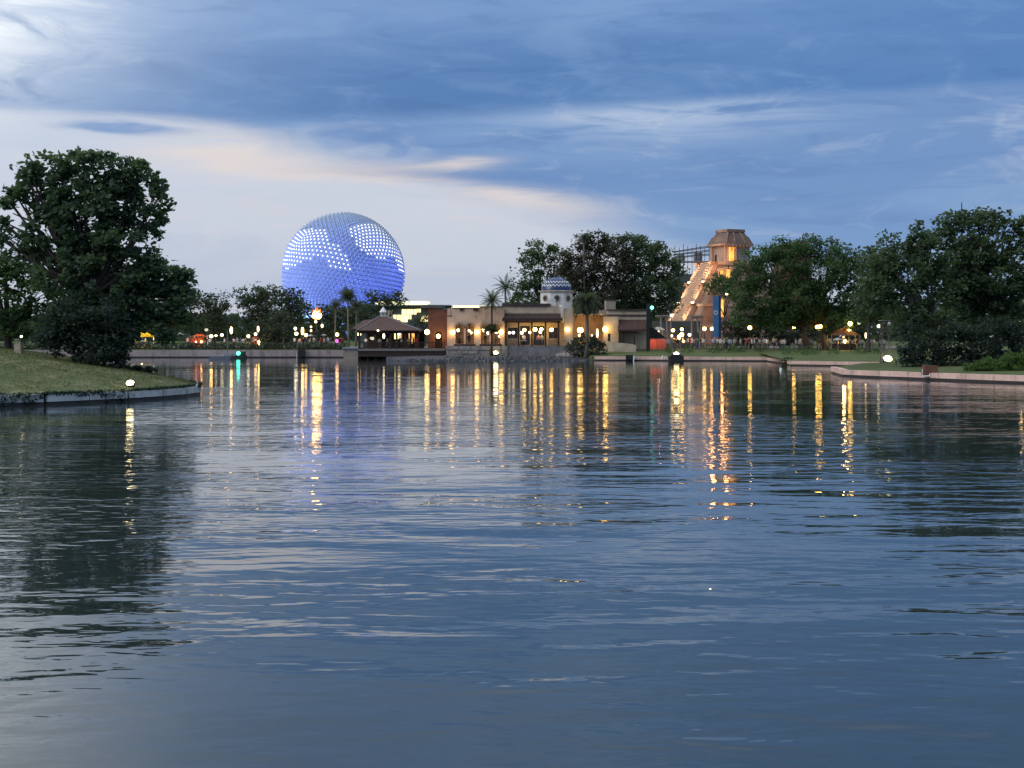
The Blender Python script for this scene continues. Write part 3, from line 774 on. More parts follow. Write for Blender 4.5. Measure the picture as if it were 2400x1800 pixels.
tree('oak_tree', 'slender oak showing dark trunk beside the white street lamp', 'tree', 2035, 186, 1.4, [(2040, 640, 40, 30), (2028, 596, 34, 22), (2070, 600, 36, 26), (2070, 620, 40, 36), (2060, 690, 50, 50), (2030, 720, 40, 36), (2080, 740, 46, 30)], M['oak'], 0.5, 1.0, 28, 0.3)
for lb, lo_ in (('added dark bush behind the crowd just right of the blue banner', [(1715, 770, 26, 24), (1738, 780, 22, 20), (1720, 795, 26, 14)]), ('added dark bush behind the crowd under the lone bright lamp', [(1770, 765, 26, 30), (1752, 785, 22, 20), (1790, 785, 20, 18)]),
                ('added dark bush behind the crowd left of the tiny white lamp', [(1815, 768, 26, 28), (1840, 775, 26, 26), (1830, 795, 30, 14)]), ('added dark bush behind the crowd left of the oak trunk', [(1875, 775, 26, 24), (1895, 785, 20, 20), (1858, 790, 20, 14)]), ('added dark bush behind the crowd right of the oak trunk', [(1945, 780, 20, 16), (1955, 765, 24, 20), (2030, 775, 24, 22), (1990, 750, 30, 14)])):
    shrub('understorey_bush', lb, 'bush', lo_, 211, 1.6, M['dark_shrub'], 0.42, 0.9, 34, density=1.2, group='added bushes darkening the space behind the right crowd')  # added bushes, standing in for the darkness under the oak
# --- right promontory ---
tree('large_oak', 'tallest oak at the right edge with bare horizontal top branches', 'tree', 2310, 126, 0.9, [(2219, 515, 26, 16), (2300, 640, 90, 60), (2260, 670, 70, 50), (2262, 510, 34, 16), (2325, 500, 36, 12), (2300, 520, 46, 20), (2390, 515, 24, 20), (2350, 545, 50, 28), (2260, 555, 60, 36), (2200, 560, 30, 26), (2320, 590, 70, 40), (2240, 620, 60, 46), (2400, 620, 50, 50), (2330, 660, 80, 50), (2270, 700, 70, 46), (2390, 700, 70, 50), (2330, 750, 80, 46), (2430, 580, 40, 40), (2450, 660, 60, 60)], M['oak'], 0.40, 0.72, 34, 0.42, density=0.95, fork=0.35, trunks=2)
tree('large_oak', 'leaning oak with a loose bump of leaves left of the tallest oak', 'tree', 2183, 122, 0.8, [(2163, 537, 22, 20), (2150, 570, 36, 24), (2088, 565, 22, 14), (2180, 590, 50, 34), (2110, 600, 46, 28), (2070, 610, 36, 24), (2140, 640, 60, 40), (2080, 660, 50, 40), (2200, 660, 50, 46), (2050, 690, 40, 36), (2120, 710, 66, 40), (2190, 730, 60, 40), (2140, 765, 44, 26)], M['oak'], 0.40, 0.72, 34, 0.34, density=1.0, fork=0.40, trunks=2, bark='pale_bark')
shrub('understorey_bush', 'dark undergrowth below the oaks on the near right shore', 'bush', [(2132, 805, 28, 46), (2145, 830, 32, 36), (2180, 820, 40, 46), (2230, 800, 46, 50), (2280, 800, 50, 56), (2240, 845, 60, 24), (2340, 790, 60, 50), (2400, 790, 60, 50), (2300, 840, 50, 24), (2128, 850, 24, 16), (2135, 770, 28, 26)], 118, 0.7, M['dark_shrub'], 0.30, 0.55, 34, thick=0.6)
shrub('bright_shrub', 'bright green shrub mound at the right edge', 'bush', [(2290, 862, 40, 10), (2330, 852, 40, 14), (2370, 846, 40, 16), (2410, 842, 40, 22), (2450, 842, 50, 26), (2360, 862, 60, 10)], 108, 0.7, M['bright_shrub'], 0.16, 0.30, 36, density=1.4, thick=0.7)
# undergrowth on the right lawn bank
bp = []
for k in range(5200):
    px = random.uniform(1560, 2070); D = random.uniform(194, 205) if px < 1830 else random.uniform(172, 200)
    cl = math.sin(px * .11) + math.sin(px * .037 + 1) + math.sin(D * 1.3)
    if cl < 0.1: continue
    t_ = (D - 188) / 16 if px < 1830 else (D - 158) / 42
    bp.append((X(px, D), D, 0.62 + .95 * max(0, min(1, t_)) + random.random() ** 2 * .8))
v, f = leaf_cloud(np.array(bp), 0.30)
tag(mesh_np('ground_cover', v, f, M['oak_green'], None, rng.uniform(0, 1, len(bp))), 'low plants scattered over the right lawn bank', 'plants', kind='stuff')

# --- palms ---
def palm(label, px, py_top, Y, base_px, base_z, nf, flen, droop, trunk_r=0.16, width=0.5, up=0.9, skirt=0, group=None, name='palm_tree', bark='pale_bark', bend=0.0):
    c = Vector(W(px, py_top, Y)); b_ = Vector((X(base_px, Y), Y, base_z))
    root = thing(name, label, 'palm tree', b_, group)
    tr = MB(); mid = b_.lerp(c, .5) + Vector((bend, 0, 0))
    tr.tube([b_ - Vector((0, 0, .2)), b_.lerp(mid, .5) + Vector((bend * .3, 0, 0)), mid, mid.lerp(c, .6), c], [trunk_r * 1.4, trunk_r, trunk_r * .92, trunk_r * .9, trunk_r * 1.1], 9)
    tr.build('trunk', M[bark], root, smooth=True)
    V_, F_, T_ = [], [], []
    for i in range(nf + skirt):
        az = i * 2.399963 + random.uniform(-.25, .25)
        el = (R(80) * (1 - (i / nf)) + R(-25) * (i / nf)) * up if i < nf else R(random.uniform(-80, -45))
        L = flen * random.uniform(.8, 1.12) * (1 if i < nf else .6)
        p = c.copy(); d = Vector((math.cos(az) * math.cos(el), math.sin(az) * math.cos(el), math.sin(el)))
        side = Vector((-math.sin(az), math.cos(az), 0)); seg = 9; tone = random.random()
        spine = [p.copy()]
        for s_ in range(seg):
            d = (d + Vector((0, 0, -droop / seg * (0.5 + s_ / seg)))).normalized(); p = p + d * (L / seg); spine.append(p.copy())
        for s_ in range(1, seg + 1):
            q = spine[s_]; dd = (spine[s_] - spine[s_ - 1]).normalized(); t_ = s_ / seg
            wl = width * math.sin(math.pi * min(1, t_ * .85 + .12)) + .05
            for sg in (-1, 1):
                for sub in (0, .5):
                    q2 = q - dd * (L / seg) * sub
                    tip = q2 + (side * sg * .85 + dd * .55 + Vector((0, 0, -.35))).normalized() * wl
                    hw = dd * (L / seg) * .22
                    k0 = len(V_); V_ += [q2 - hw, q2 + hw, tip]; F_.append((k0, k0 + 1, k0 + 2)); T_.append(min(1, max(0, tone + random.uniform(-.2, .2))))
    mesh_np('fronds', np.array([tuple(q) for q in V_]), np.array(F_), M['palm'], root, T_)
    return root
palm('palm tree with a round dark head in front of the sphere', 815, 696, 236, 817, 1.5, 46, 2.2, 1.0, .17, .75)
palm('thin palm with feathery head left of the round-headed palm', 787, 716, 238, 785, 1.5, 30, 1.9, 1.5, .15, .6)
palm('short palm partly behind the round-headed palm', 836, 716, 240, 834, 1.5, 30, 1.7, 1.4, .15, .6)
palm('palm rising before the arched windows of the tan building', 1153, 706, 198.6, 1152, 0.6, 34, 2.4, 1.3, .15, .5, bark='bark')
palm('palm with upright fronds behind the flat roof left of the dome', 1184, 674, 222, 1186, 2.0, 26, 3.0, 1.1, .16, .5)
palm('big shaggy palm standing at the water right of the blue dome', 1375, 708, 193.5, 1374, 0.5, 60, 3.1, 2.2, .26, .8, up=.9, skirt=40, bend=.12)
palm('tall palm poking out of the brownish tree', 1368, 556, 238, 1372, 1.7, 26, 1.7, 2.6, .18, .5)
shrub('planter_bush', 'leafy bush on the rocks at the foot of the shaggy palm', 'bush', [(1345, 812, 18, 12), (1372, 800, 28, 18), (1400, 806, 18, 14), (1358, 828, 20, 8), (1405, 828, 22, 10)], 194.5, 0.5, M['dark_shrub'], 0.34, 0.6, 30)
shrub('hanging_basket_plant', 'spiky plant spilling from the palm trunk between the arches', 'plant', [(1150, 768, 14, 6), (1141, 772, 8, 5), (1160, 773, 8, 5)], 198.4, 4.0, M['palm'], 0.3, .35, 26)
shrub('wall_plant', 'dark plant growing over the gap in the right sea wall', 'bush', [(1842, 850, 12, 12), (1850, 846, 10, 8), (1846, 862, 8, 8)], 163.5, 0.1, M['dark_shrub'], 0.25, .35, 26)
# ================================================================== BUILDINGS
def arch(x0, x1, z0, zs, n=10):                # opening outline: sill z0, springing zs, half-round head
    c, r = (x0 + x1) / 2, (x1 - x0) / 2
    return [(x0, z0), (x1, z0)] + [(c + r * math.cos(math.pi * k / n), zs + r * math.sin(math.pi * k / n)) for k in range(n + 1)]
def rect(x0, x1, z0, z1): return [(x0, z0), (x1, z0), (x1, z1), (x0, z1)]

# ---- long tan building on the water (front at 200 m) ------------------------
Y0 = 200.8
x = lambda px: X(px, Y0); z = lambda py: Z(py, Y0)
tan = thing('tan_building', 'long low tan building with arched windows and a canopy on the far waterfront', 'building', (x(1180), Y0, 2.0))
FL = 2.09
archs = [(1067.5, 1086.5), (1091.5, 1110.5), (1127.5, 1147), (1152, 1172)]
wl = MB()
top = [(x(1182), z(722)), (x(1182), z(719)), (x(1124), z(719)), (x(1124), z(722.5)), (x(1059), z(722.5)), (x(1059), z(741)), (x(1048), z(741))]
wl.plate([(x(1048), FL), (x(1182), FL)] + top, [arch(x(a), x(b), z(806), z(768.5)) for a, b in archs], Y0, Y0 + 0.55)
wl.box(x(1048), x(1048) + .4, Y0 + .55, Y0 + 9, FL, z(722.5)); wl.box(x(1182) - .4, x(1182), Y0 + .55, Y0 + 9, FL, z(722.5))
wl.box(x(1048) + .4, x(1182) - .4, Y0 + 5.5, Y0 + 5.9, FL, z(722.5))
wl.box(x(1048) + .4, x(1182) - .4, Y0 + .55, Y0 + 5.5, z(742), z(739))
wl.build('wall', M['stucco'], tan)
for a, b in archs:                              # raised moulding, sill, mullion and bars of each arched window
    w = MB(); c, r = (x(a) + x(b)) / 2, (x(b) - x(a)) / 2
    n_ = 12; ri, ro = r + .02, r + .26
    outer = [(c + ro * math.cos(math.pi * k / n_), z(768.5) + ro * math.sin(math.pi * k / n_)) for k in range(n_ + 1)]
    inner = [(c + ri * math.cos(math.pi * k / n_), z(768.5) + ri * math.sin(math.pi * k / n_)) for k in range(n_, -1, -1)]
    for k in range(n_):
        o0, o1, i1, i0 = outer[k], outer[k + 1], inner[n_ - k - 1], inner[n_ - k]
        w.loft([(o0[0], Y0 - .12, o0[1]), (o1[0], Y0 - .12, o1[1]), (i1[0], Y0 - .12, i1[1]), (i0[0], Y0 - .12, i0[1])],
               [(o0[0], Y0 + .05, o0[1]), (o1[0], Y0 + .05, o1[1]), (i1[0], Y0 + .05, i1[1]), (i0[0], Y0 + .05, i0[1])])
    win = w.build('window', M['stucco_grey'], tan)
    fr = MB(); yy = Y0 + .3
    fr.box(x(a), x(a) + .09, yy, yy + .08, z(806), z(768.5)); fr.box(x(b) - .09, x(b), yy, yy + .08, z(806), z(768.5))
    fr.box(c - .05, c + .05, yy, yy + .08, z(806), z(768.5) + r * .98)
    for q in (795, 782): fr.box(x(a) + .09, c - .05, yy + .01, yy + .07, z(q) - .03, z(q) + .03); fr.box(c + .05, x(b) - .09, yy + .01, yy + .07, z(q) - .03, z(q) + .03)
    fr.build('frame', M['wood_dark'], win)
for a, b in ((1064, 1114), (1124, 1176)):
    s_ = MB(); s_.box(x(a), x(b), Y0 - .22, Y0 + .1, z(811), z(806.4)); s_.build('sill', M['wood_dark'], tan)
ct = MB(); ct.box(x(1047), x(1060), Y0 - .1, Y0 + .7, z(741), z(739.5)); ct.box(x(1058), x(1125), Y0 - .1, Y0 + .7, z(722.5), z(721)); ct.box(x(1123.5), x(1184), Y0 - .1, Y0 + .7, z(719), z(717.5))
ct.build('coping', M['roof_dark'], tan)
for px, w_ in ((1082, 9), (1115, 11)):          # ragged wooden beam ends under the coping
    q = MB(); q.box(x(px - w_ / 2), x(px + w_ / 2), Y0 - .25, Y0 - .002, z(728), z(723.5)); q.build('beam_end', M['wood_dark'], tan)
# stone base course of the left block: blocks
bs = random.Random(3)
zz = 0.25
for row in range(3):
    hx = x(1046.5); h_ = .6
    while hx < x(1190):
        L = bs.uniform(1.0, 2.0); e_ = min(hx + L, x(1190))
        q = MB(); d = bs.uniform(0, .14)
        q.loft([(hx + .03, Y0 - .42 - d, zz + .02), (e_ - .03, Y0 - .42 - d, zz + .02), (e_ - .03, Y0 - .03, zz + .02), (hx + .03, Y0 - .03, zz + .02)],
               [(hx + .07, Y0 - .36 - d, zz + h_ - .03), (e_ - .06, Y0 - .36 - d, zz + h_ - .03), (e_ - .06, Y0 - .03, zz + h_ - .03), (hx + .07, Y0 - .03, zz + h_ - .03)])
        q.build('stone', M['base_stone'], tan); hx = e_
    zz += h_
# middle: recessed wall, cornice bands, dark tiled canopy on posts
Y1 = Y0 + 2.6; x1 = lambda px: X(px, Y1); z1 = lambda py: Z(py, Y1)
mw = MB()
bays = [(1190, 1213, 768, 797), (1286, 1307, 768, 797), (1219, 1242, 764, 811), (1250, 1276, 764, 811)]
mw.plate(rect(x1(1182), x1(1320), FL, z1(717)), [rect(x1(a), x1(b), z1(d_) if d_ < 805 else FL + .06, z1(c_)) for a, b, c_, d_ in bays], Y1, Y1 + .4)
mw.box(x1(1182), x1(1320), Y1 + 5, Y1 + 5.3, FL, z1(722)); mw.box(x1(1182), x1(1320), Y1 + .4, Y1 + 5, z1(745), z1(742))
mw.build('wall', M['stucco_pale'], tan)
for a, b in ((1188, 1214.5), (1284.5, 1308)):
    for k in range(3):
        pa = MB(); pa.box(x1(a), x1(b), Y1 - .14, Y1 - .004, FL + .05 + k * .36, FL + .38 + k * .36); pa.build('stone', M['base_stone'], tan)
for a, b, c_, d_ in bays:
    zb = z1(d_) if d_ < 805 else FL + .06
    fr = MB(); yy = Y1 + .15
    fr.box(x1(a), x1(a) + .12, yy, yy + .12, zb, z1(c_)); fr.box(x1(b) - .12, x1(b), yy, yy + .12, zb, z1(c_))
    fr.box(x1(a) + .12, x1(b) - .12, yy, yy + .12, z1(c_) - .14, z1(c_)); fr.box(x1(a) + .12, x1(b) - .12, yy, yy + .12, zb, zb + .12)
    m_ = (x1(a) + x1(b)) / 2; fr.box(m_ - .06, m_ + .06, yy + .01, yy + .11, zb + .12, z1(c_) - .14)
    o = fr.build('window' if d_ < 805 else 'door', M['wood_dark'], tan)
    g_ = MB(); g_.box(x1(a) + .12, m_ - .06, yy + .05, yy + .07, zb + .12, z1(c_) - .14); g_.box(m_ + .06, x1(b) - .12, yy + .05, yy + .07, zb + .12, z1(c_) - .14)
    g_.build('pane', M['glass'], o)
cn = MB(); cn.box(x1(1180), x1(1290), Y1 - .25, Y1 + .6, z1(717), z1(711.5)); cn.build('coping', M['roof_dark'], tan)
cn = MB(); cn.box(x1(1182.5), x1(1319), Y1 - .18, Y1 - .003, z1(735), z1(730.5)); cn.build('cornice', M['stucco_pale'], tan)
rf = MB()
xa, xb = x(1177), x(1319)
rf.loft([(xa, Y0 - .7, z(752.5)), (xb, Y0 - .7, z(752.5)), (xb - .2, Y1 - .02, z(740)), (xa + .2, Y1 - .02, z(740))],
        [(xa, Y0 - .7, z(748)), (xb, Y0 - .7, z(748)), (xb - .2, Y1 - .02, z(735.5)), (xa + .2, Y1 - .02, z(735.5))])
rf.build('canopy', M['roof_dark'], tan)
k = 0
for i in range(28):                              # barrel tiles of the canopy, one ridge each
    px_ = xa + .25 + (xb - xa - .5) * i / 27
    q = MB(); q.tube([(px_, Y0 - .74, z(748) + .05), (px_, Y1 - .1, z(735.9) + .05)], .11, 6); q.build('tile', M['roof_dark'], tan)
bm_ = MB(); bm_.box(x(1182), x(1314), Y0 - .35, Y0 - .1, z(756), z(752.8)); bm_.build('beam', M['wood_dark'], tan)
for px in (1186, 1215.5, 1246.5, 1278.5, 1309):
    q = MB(); q.box(x(px) - .13, x(px) + .13, Y0 - .36, Y0 - .1, FL, z(756) - .003); q.build('post', M['wood_dark'], tan)
# domed tower
YT = Y0 + 6; tx, tz = X(1304, YT), lambda py: Z(py, YT)
tw = MB(); r8 = 40 * YT / F
octa = [(tx + r8 * math.cos(R(22.5 + 45 * k)), YT + r8 * math.sin(R(22.5 + 45 * k))) for k in range(8)]
tw.prism(octa, z1(740), tz(684))
tow = tw.build('tower', M['white_plaster'], tan)
q = MB(); q.lathe([(r8 + .02, tz(685.5)), (r8 + .28, tz(685)), (r8 + .28, tz(682.5)), (r8 - .2, tz(681))], (tx, YT, 0), 8, R(22.5)); q.build('cornice', M['stucco_grey'], tow)
for k in range(8):                               # round windows with a raised ring, on every face
    a = R(45 * k); ap = r8 * math.cos(R(22.5)); T = Matrix.Translation((tx + ap * math.cos(a), YT + ap * math.sin(a), tz(700))) @ Matrix.Rotation(a - R(90), 4, 'Z')
    q = MB(T); n_ = 14
    for j in range(n_):
        a0, a1 = 2 * math.pi * j / n_, 2 * math.pi * (j + 1) / n_
        pr_ = lambda r_, t_, y_: (r_ * math.cos(t_), y_, r_ * math.sin(t_))
        q.loft([pr_(.38, a0, -.05), pr_(.38, a1, -.05), pr_(.52, a1, -.05), pr_(.52, a0, -.05)], [pr_(.38, a0, .1), pr_(.38, a1, .1), pr_(.52, a1, .1), pr_(.52, a0, .1)])
    wn = q.build('window', M['stucco_grey'], tow)
    # pane is a sub-part of the tower as well
    q = MB(T); ring = [pr_(.385, 2 * math.pi * j / n_, .0) for j in range(n_)]
    q.loft([(p[0], .015, p[2]) for p in ring], [(p[0], .03, p[2]) for p in ring]); q.build('pane', M['glass'], tow)
rd = 35.5 * YT / F; hd = 31 * YT / F; zb = tz(681)
prof = [(rd * math.cos(t) ** .95 if t < 1.55 else .05, zb + hd * math.sin(t)) for t in [R(90) * i / 12 for i in range(13)]]
q = MB(); q.lathe([(rd, zb - .1)] + prof, (tx, YT, 0), 32); dm = q.build('dome', M['tile_blue'], tan, smooth=True)
def dome_pt(a, t, off): return (tx + (rd * math.cos(t) + off) * math.cos(a), YT + (rd * math.cos(t) + off) * math.sin(a), zb + (hd * math.sin(t)) + off * math.sin(t))
for t0 in (R(19), R(35)):                        # two white zigzag courses
    q = MB(); nz = 48
    for j in range(nz):
        a0, a1 = 2 * math.pi * j / nz, 2 * math.pi * (j + 1) / nz
        u0, u1 = (t0 + R(4.5), t0 - R(4.5)) if j % 2 == 0 else (t0 - R(4.5), t0 + R(4.5)); w_ = R(4.2)
        q.loft([dome_pt(a0, u0, .02), dome_pt(a1, u1, .02), dome_pt(a1, u1 + w_, .02), dome_pt(a0, u0 + w_, .02)],
               [dome_pt(a0, u0, .06), dome_pt(a1, u1, .06), dome_pt(a1, u1 + w_, .06), dome_pt(a0, u0 + w_, .06)])
    q.build('zigzag_course', M['tile_white'], dm)
q = MB()
q.tube([(tx, YT, zb + hd - .05), (tx, YT, zb + hd + .5)], [.12, .04], 8); q.build('finial', M['metal_dark'], dm)
q = MB(); q.box(X(1283, YT - 3), X(1302, YT - 3), YT - 3.2, YT - 2.9, z1(728), tz(701)); q.build('white_panel', M['white_plaster'], tan)
q = MB(); q.box(X(1264, YT), X(1282, YT), YT - 2.7, YT - 2.2, tz(721), tz(717.5)); q.box(X(1264, YT), X(1282, YT), YT - 2.7, YT - 2.2, tz(714), tz(712)); q.build('railing', M['white_plaster'], tan)
# right of the canopy: round-topped pilaster, doorway recess, end block, chimney, wing with awning
q = MB()
q.plate(rect(x(1320), x(1345), FL, z(722)), [], Y0 + .3, Y0 + 4); q.box(x(1322), x(1343), Y0 + .1, Y0 + .298, FL, z(730))
q.build('wall', M['stucco_pale'], tan)
q = MB(); q.tube([(x(1318), Y0 + .1, z(755)), (x(1318), Y0 + .1, z(724)), (x(1316), Y0 + .1, z(719)), (x(1311), Y0 + .1, z(718))], .24, 8); q.build('pilaster', M['white_plaster'], tan, smooth=True)
q = MB(); q.box(x(1345), x(1418), Y0 + 5.6, Y0 + 6, FL, z(735)); q.box(x(1345), x(1418), Y0 + 1, Y0 + 5.6, z(738), z(735)); q.build('recess_wall', M['stucco'], tan)
q = MB(); q.plate(rect(x(1416), x(1450), FL - .6, z(742)), [rect(x(1425), x(1431.5), z(800), z(782))], Y0 + .4, Y0 + 4); q.build('end_block', M['stucco_pale'], tan)
q = MB(); q.box(x(1425), x(1431.5), Y0 + .7, Y0 + .8, z(800), z(782)); q.build('pane', M['glass'], tan)
q = MB(); q.box(x(1410), x(1424), Y0 + 3.6, Y0 + 6, z(742), z(726)); q.box(x(1424), x(1447), Y0 + 3.5, Y0 + 7, z(742), z(703)); q.build('chimney', M['stucco_grey'], tan)
q = MB(); q.box(x(1424) - .08, x(1447) + .08, Y0 + 3.4, Y0 + 7.1, z(704) + .1, z(702) + .1); q.build('coping', M['roof_dark'], tan)
q = MB(); q.box(x(1426), x(1521), Y0 + 2.2, Y0 + 8, FL - .6, z(727)); q.build('wing_wall', M['stucco_pale'], tan)
q = MB(); q.box(x(1425), x(1522), Y0 + 2.0, Y0 + 2.197, z(740), z(736.5)); q.box(x(1425), x(1522), Y0 + 1.9, Y0 + 8.1, z(727), z(724.5)); q.build('cornice', M['roof_dark'], tan)
q = MB(); q.loft([(x(1447), Y0 - .6, z(776)), (x(1521), Y0 - .6, z(776)), (x(1521), Y0 + 2.19, z(752)), (x(1450), Y0 + 2.19, z(752))],
                 [(x(1447), Y0 - .6, z(773.5)), (x(1521), Y0 - .6, z(773.5)), (x(1521), Y0 + 2.19, z(749)), (x(1450), Y0 + 2.19, z(749))])
q.build('awning_roof', M['roof_brown'], tan)
for i in range(20):
    px_ = x(1449) + (x(1520) - x(1449)) * i / 19
    q = MB(); q.tube([(px_, Y0 - .63, z(773.5) + .03), (px_, Y0 + 2.1, z(749.6) + .03)], .09, 6); q.build('tile', M['roof_brown'], tan)
for px in (1452, 1486, 1519):
    q = MB(); q.box(x(px) - .1, x(px) + .1, Y0 - .45, Y0 - .25, 1.4, z(776)); q.build('post', M['wood_dark'], tan)
# curved garden wall
gw = MB()
for k in range(12):
    a, b = 1425 + 66 * k / 12, 1425 + 66 * (k + 1) / 12
    h0, h1 = 803 + 1 * k / 12 + 5 * (k / 12) ** 3, 803 + 1 * (k + 1) / 12 + 5 * ((k + 1) / 12) ** 3
    ya, yb = Y0 - 1.6 - k * .12, Y0 - 1.6 - (k + 1) * .12
    gw.loft([(X(a, ya), ya, .9), (X(b, yb), yb, .9), (X(b, yb + .4), yb + .4, .9), (X(a, ya + .4), ya + .4, .9)],
            [(X(a, ya), ya, Z(h0, ya)), (X(b, yb), yb, Z(h1, yb)), (X(b, yb + .4), yb + .4, Z(h1, yb)), (X(a, ya + .4), ya + .4, Z(h0, ya))])
tag(gw.build('garden_wall', M['stucco_pale']), 'low curved tan garden wall before the awning wing', 'wall')

# ---- red-brown building left of the tan one, pale modern hall behind ---------
bb = thing('brown_building', 'dark red-brown building between the pavilion and the tan building', 'building', (X(1025, 207), 207, 1.5))
yb = 207; q = MB(); q.plate(rect(X(1003, yb), X(1050, yb), 1.5, Z(722, yb)), [arch(X(1020, yb), X(1036, yb), 1.6, Z(785, yb), 8)], yb, yb + .5)
q.box(X(1003, yb), X(1003, yb) + .4, yb + .5, yb + 8, 1.5, Z(722, yb)); q.box(X(1050, yb) - .4, X(1050, yb), yb + .5, yb + 8, 1.5, Z(722, yb)); q.box(X(1003, yb), X(1050, yb), yb + 8, yb + 8.4, 1.5, Z(722, yb))
q.build('wall', M['brown_wall'], bb)
q = MB(); q.box(X(986, yb), X(1037, yb), yb - .3, yb + 9, Z(722, yb), Z(715, yb)); q.box(X(1037, yb), X(1052, yb), yb - .15, yb + 9, Z(722, yb), Z(727, yb)); q.build('roof', M['grey_wall'], bb)
q = MB(); q.box(X(1020, yb), X(1036, yb), yb + 1.5, yb + 1.6, 1.6, Z(778, yb)); q.build('door', M['wood_dark'], bb)

mh = thing('modern_hall', 'low dark modern hall with a glowing rounded roof edge behind the pavilion', 'building', (X(930, 330), 330, 1.8))
ym = 330; q = MB()
lit = [(972, 988, 727, 735), (955, 972, 730, 737)]
q.box(X(842, ym), X(1052, ym), ym, ym + 26, 1.8, Z(717, ym)); q.build('wall', M['grey_wall'], mh)
q = MB(); q.box(X(835, ym), X(1056, ym), ym - 1.5, ym + 27, Z(717, ym), Z(714.8, ym)); q.build('eave', M['slate'], mh)
q = MB(); L_, R_, zc, rr = X(881, ym), X(1009, ym), Z(710.5, ym), 4.2 * ym / F
n_ = 8
sec = lambda xx, sc: [(xx, ym - 2.2 + rr * sc * math.cos(2 * math.pi * k / n_), zc + rr * sc * math.sin(2 * math.pi * k / n_)) for k in range(n_)]
for (xa_, sa), (xb_, sb) in zip([(L_, .35), (L_ + .5, .8), (L_ + 1.4, 1), (R_ - 1.4, 1), (R_ - .5, .8)], [(L_ + .5, .8), (L_ + 1.4, 1), (R_ - 1.4, 1), (R_ - .5, .8), (R_, .35)]): q.loft(sec(xa_, sa), sec(xb_, sb))
q.build('lit_roof_edge', M['L_strip'], mh)
for a, b, c_, d_ in ((942, 962, 725, 737), (963, 976, 725, 737), (977, 986, 724, 732), (922, 938, 738, 750), (939, 955, 738, 755), (956, 964, 738, 748), (986, 1003, 740, 754)):
    q = MB(); q.box(X(a, ym), X(b, ym), ym - .25, ym - .02, Z(d_, ym), Z(c_, ym)); wn = q.build('window', M['W_yellow'], mh)
    q = MB(); xm = (X(a, ym) + X(b, ym)) / 2; q.box(xm - .07, xm + .07, ym - .34, ym - .252, Z(d_, ym), Z(c_, ym)); q.build('mullion', M['wood_dark'], wn)
q = MB(); q.box(X(905, ym), X(921, ym), ym - .3, ym - .02, Z(745, ym), Z(727, ym)); q.build('wall_panel', M['stucco_pale'], mh)
fh = thing('far_hall', 'distant hall with a bright roof edge above the tan arcade wall', 'building', (X(1090, 345), 345, 1.8))
yf = 345; q = MB(); q.box(X(1030, yf), X(1250, yf), yf, yf + 20, 1.8, Z(721, yf)); q.build('wall', M['grey_wall'], fh)
q = MB(); q.box(X(1034, yf), X(1142, yf), yf - .6, yf - .02, Z(721, yf), Z(716.5, yf)); q.build('lit_roof_edge', M['L_strip'], fh)
q = MB(); q.box(X(1037, yf), X(1060, yf), yf - .5, yf - .03, Z(728, yf), Z(721.2, yf)); q.build('window', M['W_yellow'], fh)

# ---- pavilion on the pier ---------------------------------------------------
YP = 206.0; xp = lambda px: X(px, YP); zp = lambda py: Z(py, YP)
pier = thing('pier', 'dark timber pier deck on posts carrying the brown-roofed pavilion', 'pier', (xp(930), YP, 0))
q = MB(); q.box(xp(846), xp(1047), YP - 4, YP + 28, zp(822), zp(817)); q.build('deck', M['wood_grey'], pier)
q = MB(); q.box(xp(846), xp(1046), YP - 3.85, YP - 3.65, zp(835), zp(822.1)); q.build('fascia', M['wood_dark'], pier)
for px in (849, 868, 886, 905, 927, 950, 975, 1000):
    for yy in (YP - 3.2, YP + 2.5):
        q = MB(); q.tube([(xp(px), yy, -1.2), (xp(px), yy, zp(822.2))], .2, 8); q.build('pile', M['wood_dark'], pier)
q = MB()
for i in range(62):
    px_ = xp(847) + (xp(1046) - xp(847)) * i / 61; q.box(px_ - .025, px_ + .025, YP - 3.9, YP - 3.86, zp(817), zp(803.5))
q.box(xp(846), xp(1046), YP - 3.95, YP - 3.83, zp(803.5), zp(801.5)); q.build('railing', M['wood_dark'], pier)
ab = thing('abutment', 'pale stone abutment at the landward end of the pier', 'wall', (xp(828), YP, 0))
q = MB(); q.box(xp(812), xp(845.5), YP - 3.6, YP + 16, -1, zp(818)); q.build('wall', M['stucco_grey'], ab)
q = MB(); q.box(xp(809), xp(846), YP - 3.8, YP + 16, zp(818), zp(814)); q.build('coping', M['slate'], ab)

pav = thing('pavilion', 'open pavilion with brown hipped roof and white cupola on the pier', 'pavilion', (xp(893), YP, zp(817)))
ax0, ax1, ay0, ay1 = xp(842), xp(988), YP - 3.2, YP + 9; ze = zp(774); cxp, cyp = xp(894), YP + 2.9; za = zp(741)
q = MB(); top_ = .55
ev = [(ax0, ay0), (ax1, ay0), (ax1, ay1), (ax0, ay1)]
apx = [(cxp - top_, cyp - top_), (cxp + top_, cyp - top_), (cxp + top_, cyp + top_), (cxp - top_, cyp + top_)]
midf = lambda f_, dz_: [(e_[0] + (a_[0] - e_[0]) * f_, e_[1] + (a_[1] - e_[1]) * f_, ze + (za - ze) * (f_ + dz_)) for e_, a_ in zip(ev, apx)]
q.loft([(a, b, ze - .12) for a, b in ev], [(a, b, ze) for a, b in ev]); q.loft([(a, b, ze) for a, b in ev], midf(.5, -.05)); q.loft(midf(.5, -.05), [(a, b, za) for a, b in apx])
rfo = q.build('roof', M['roof_brown'], pav)
q = MB()
for e_, m_, a_ in zip(ev, midf(.5, -.05), apx): q.tube([(e_[0], e_[1], ze + .05), (m_[0], m_[1], m_[2] + .05), (a_[0], a_[1], za + .05)], .09, 6)
q.build('hip_ridge', M['slate'], rfo)
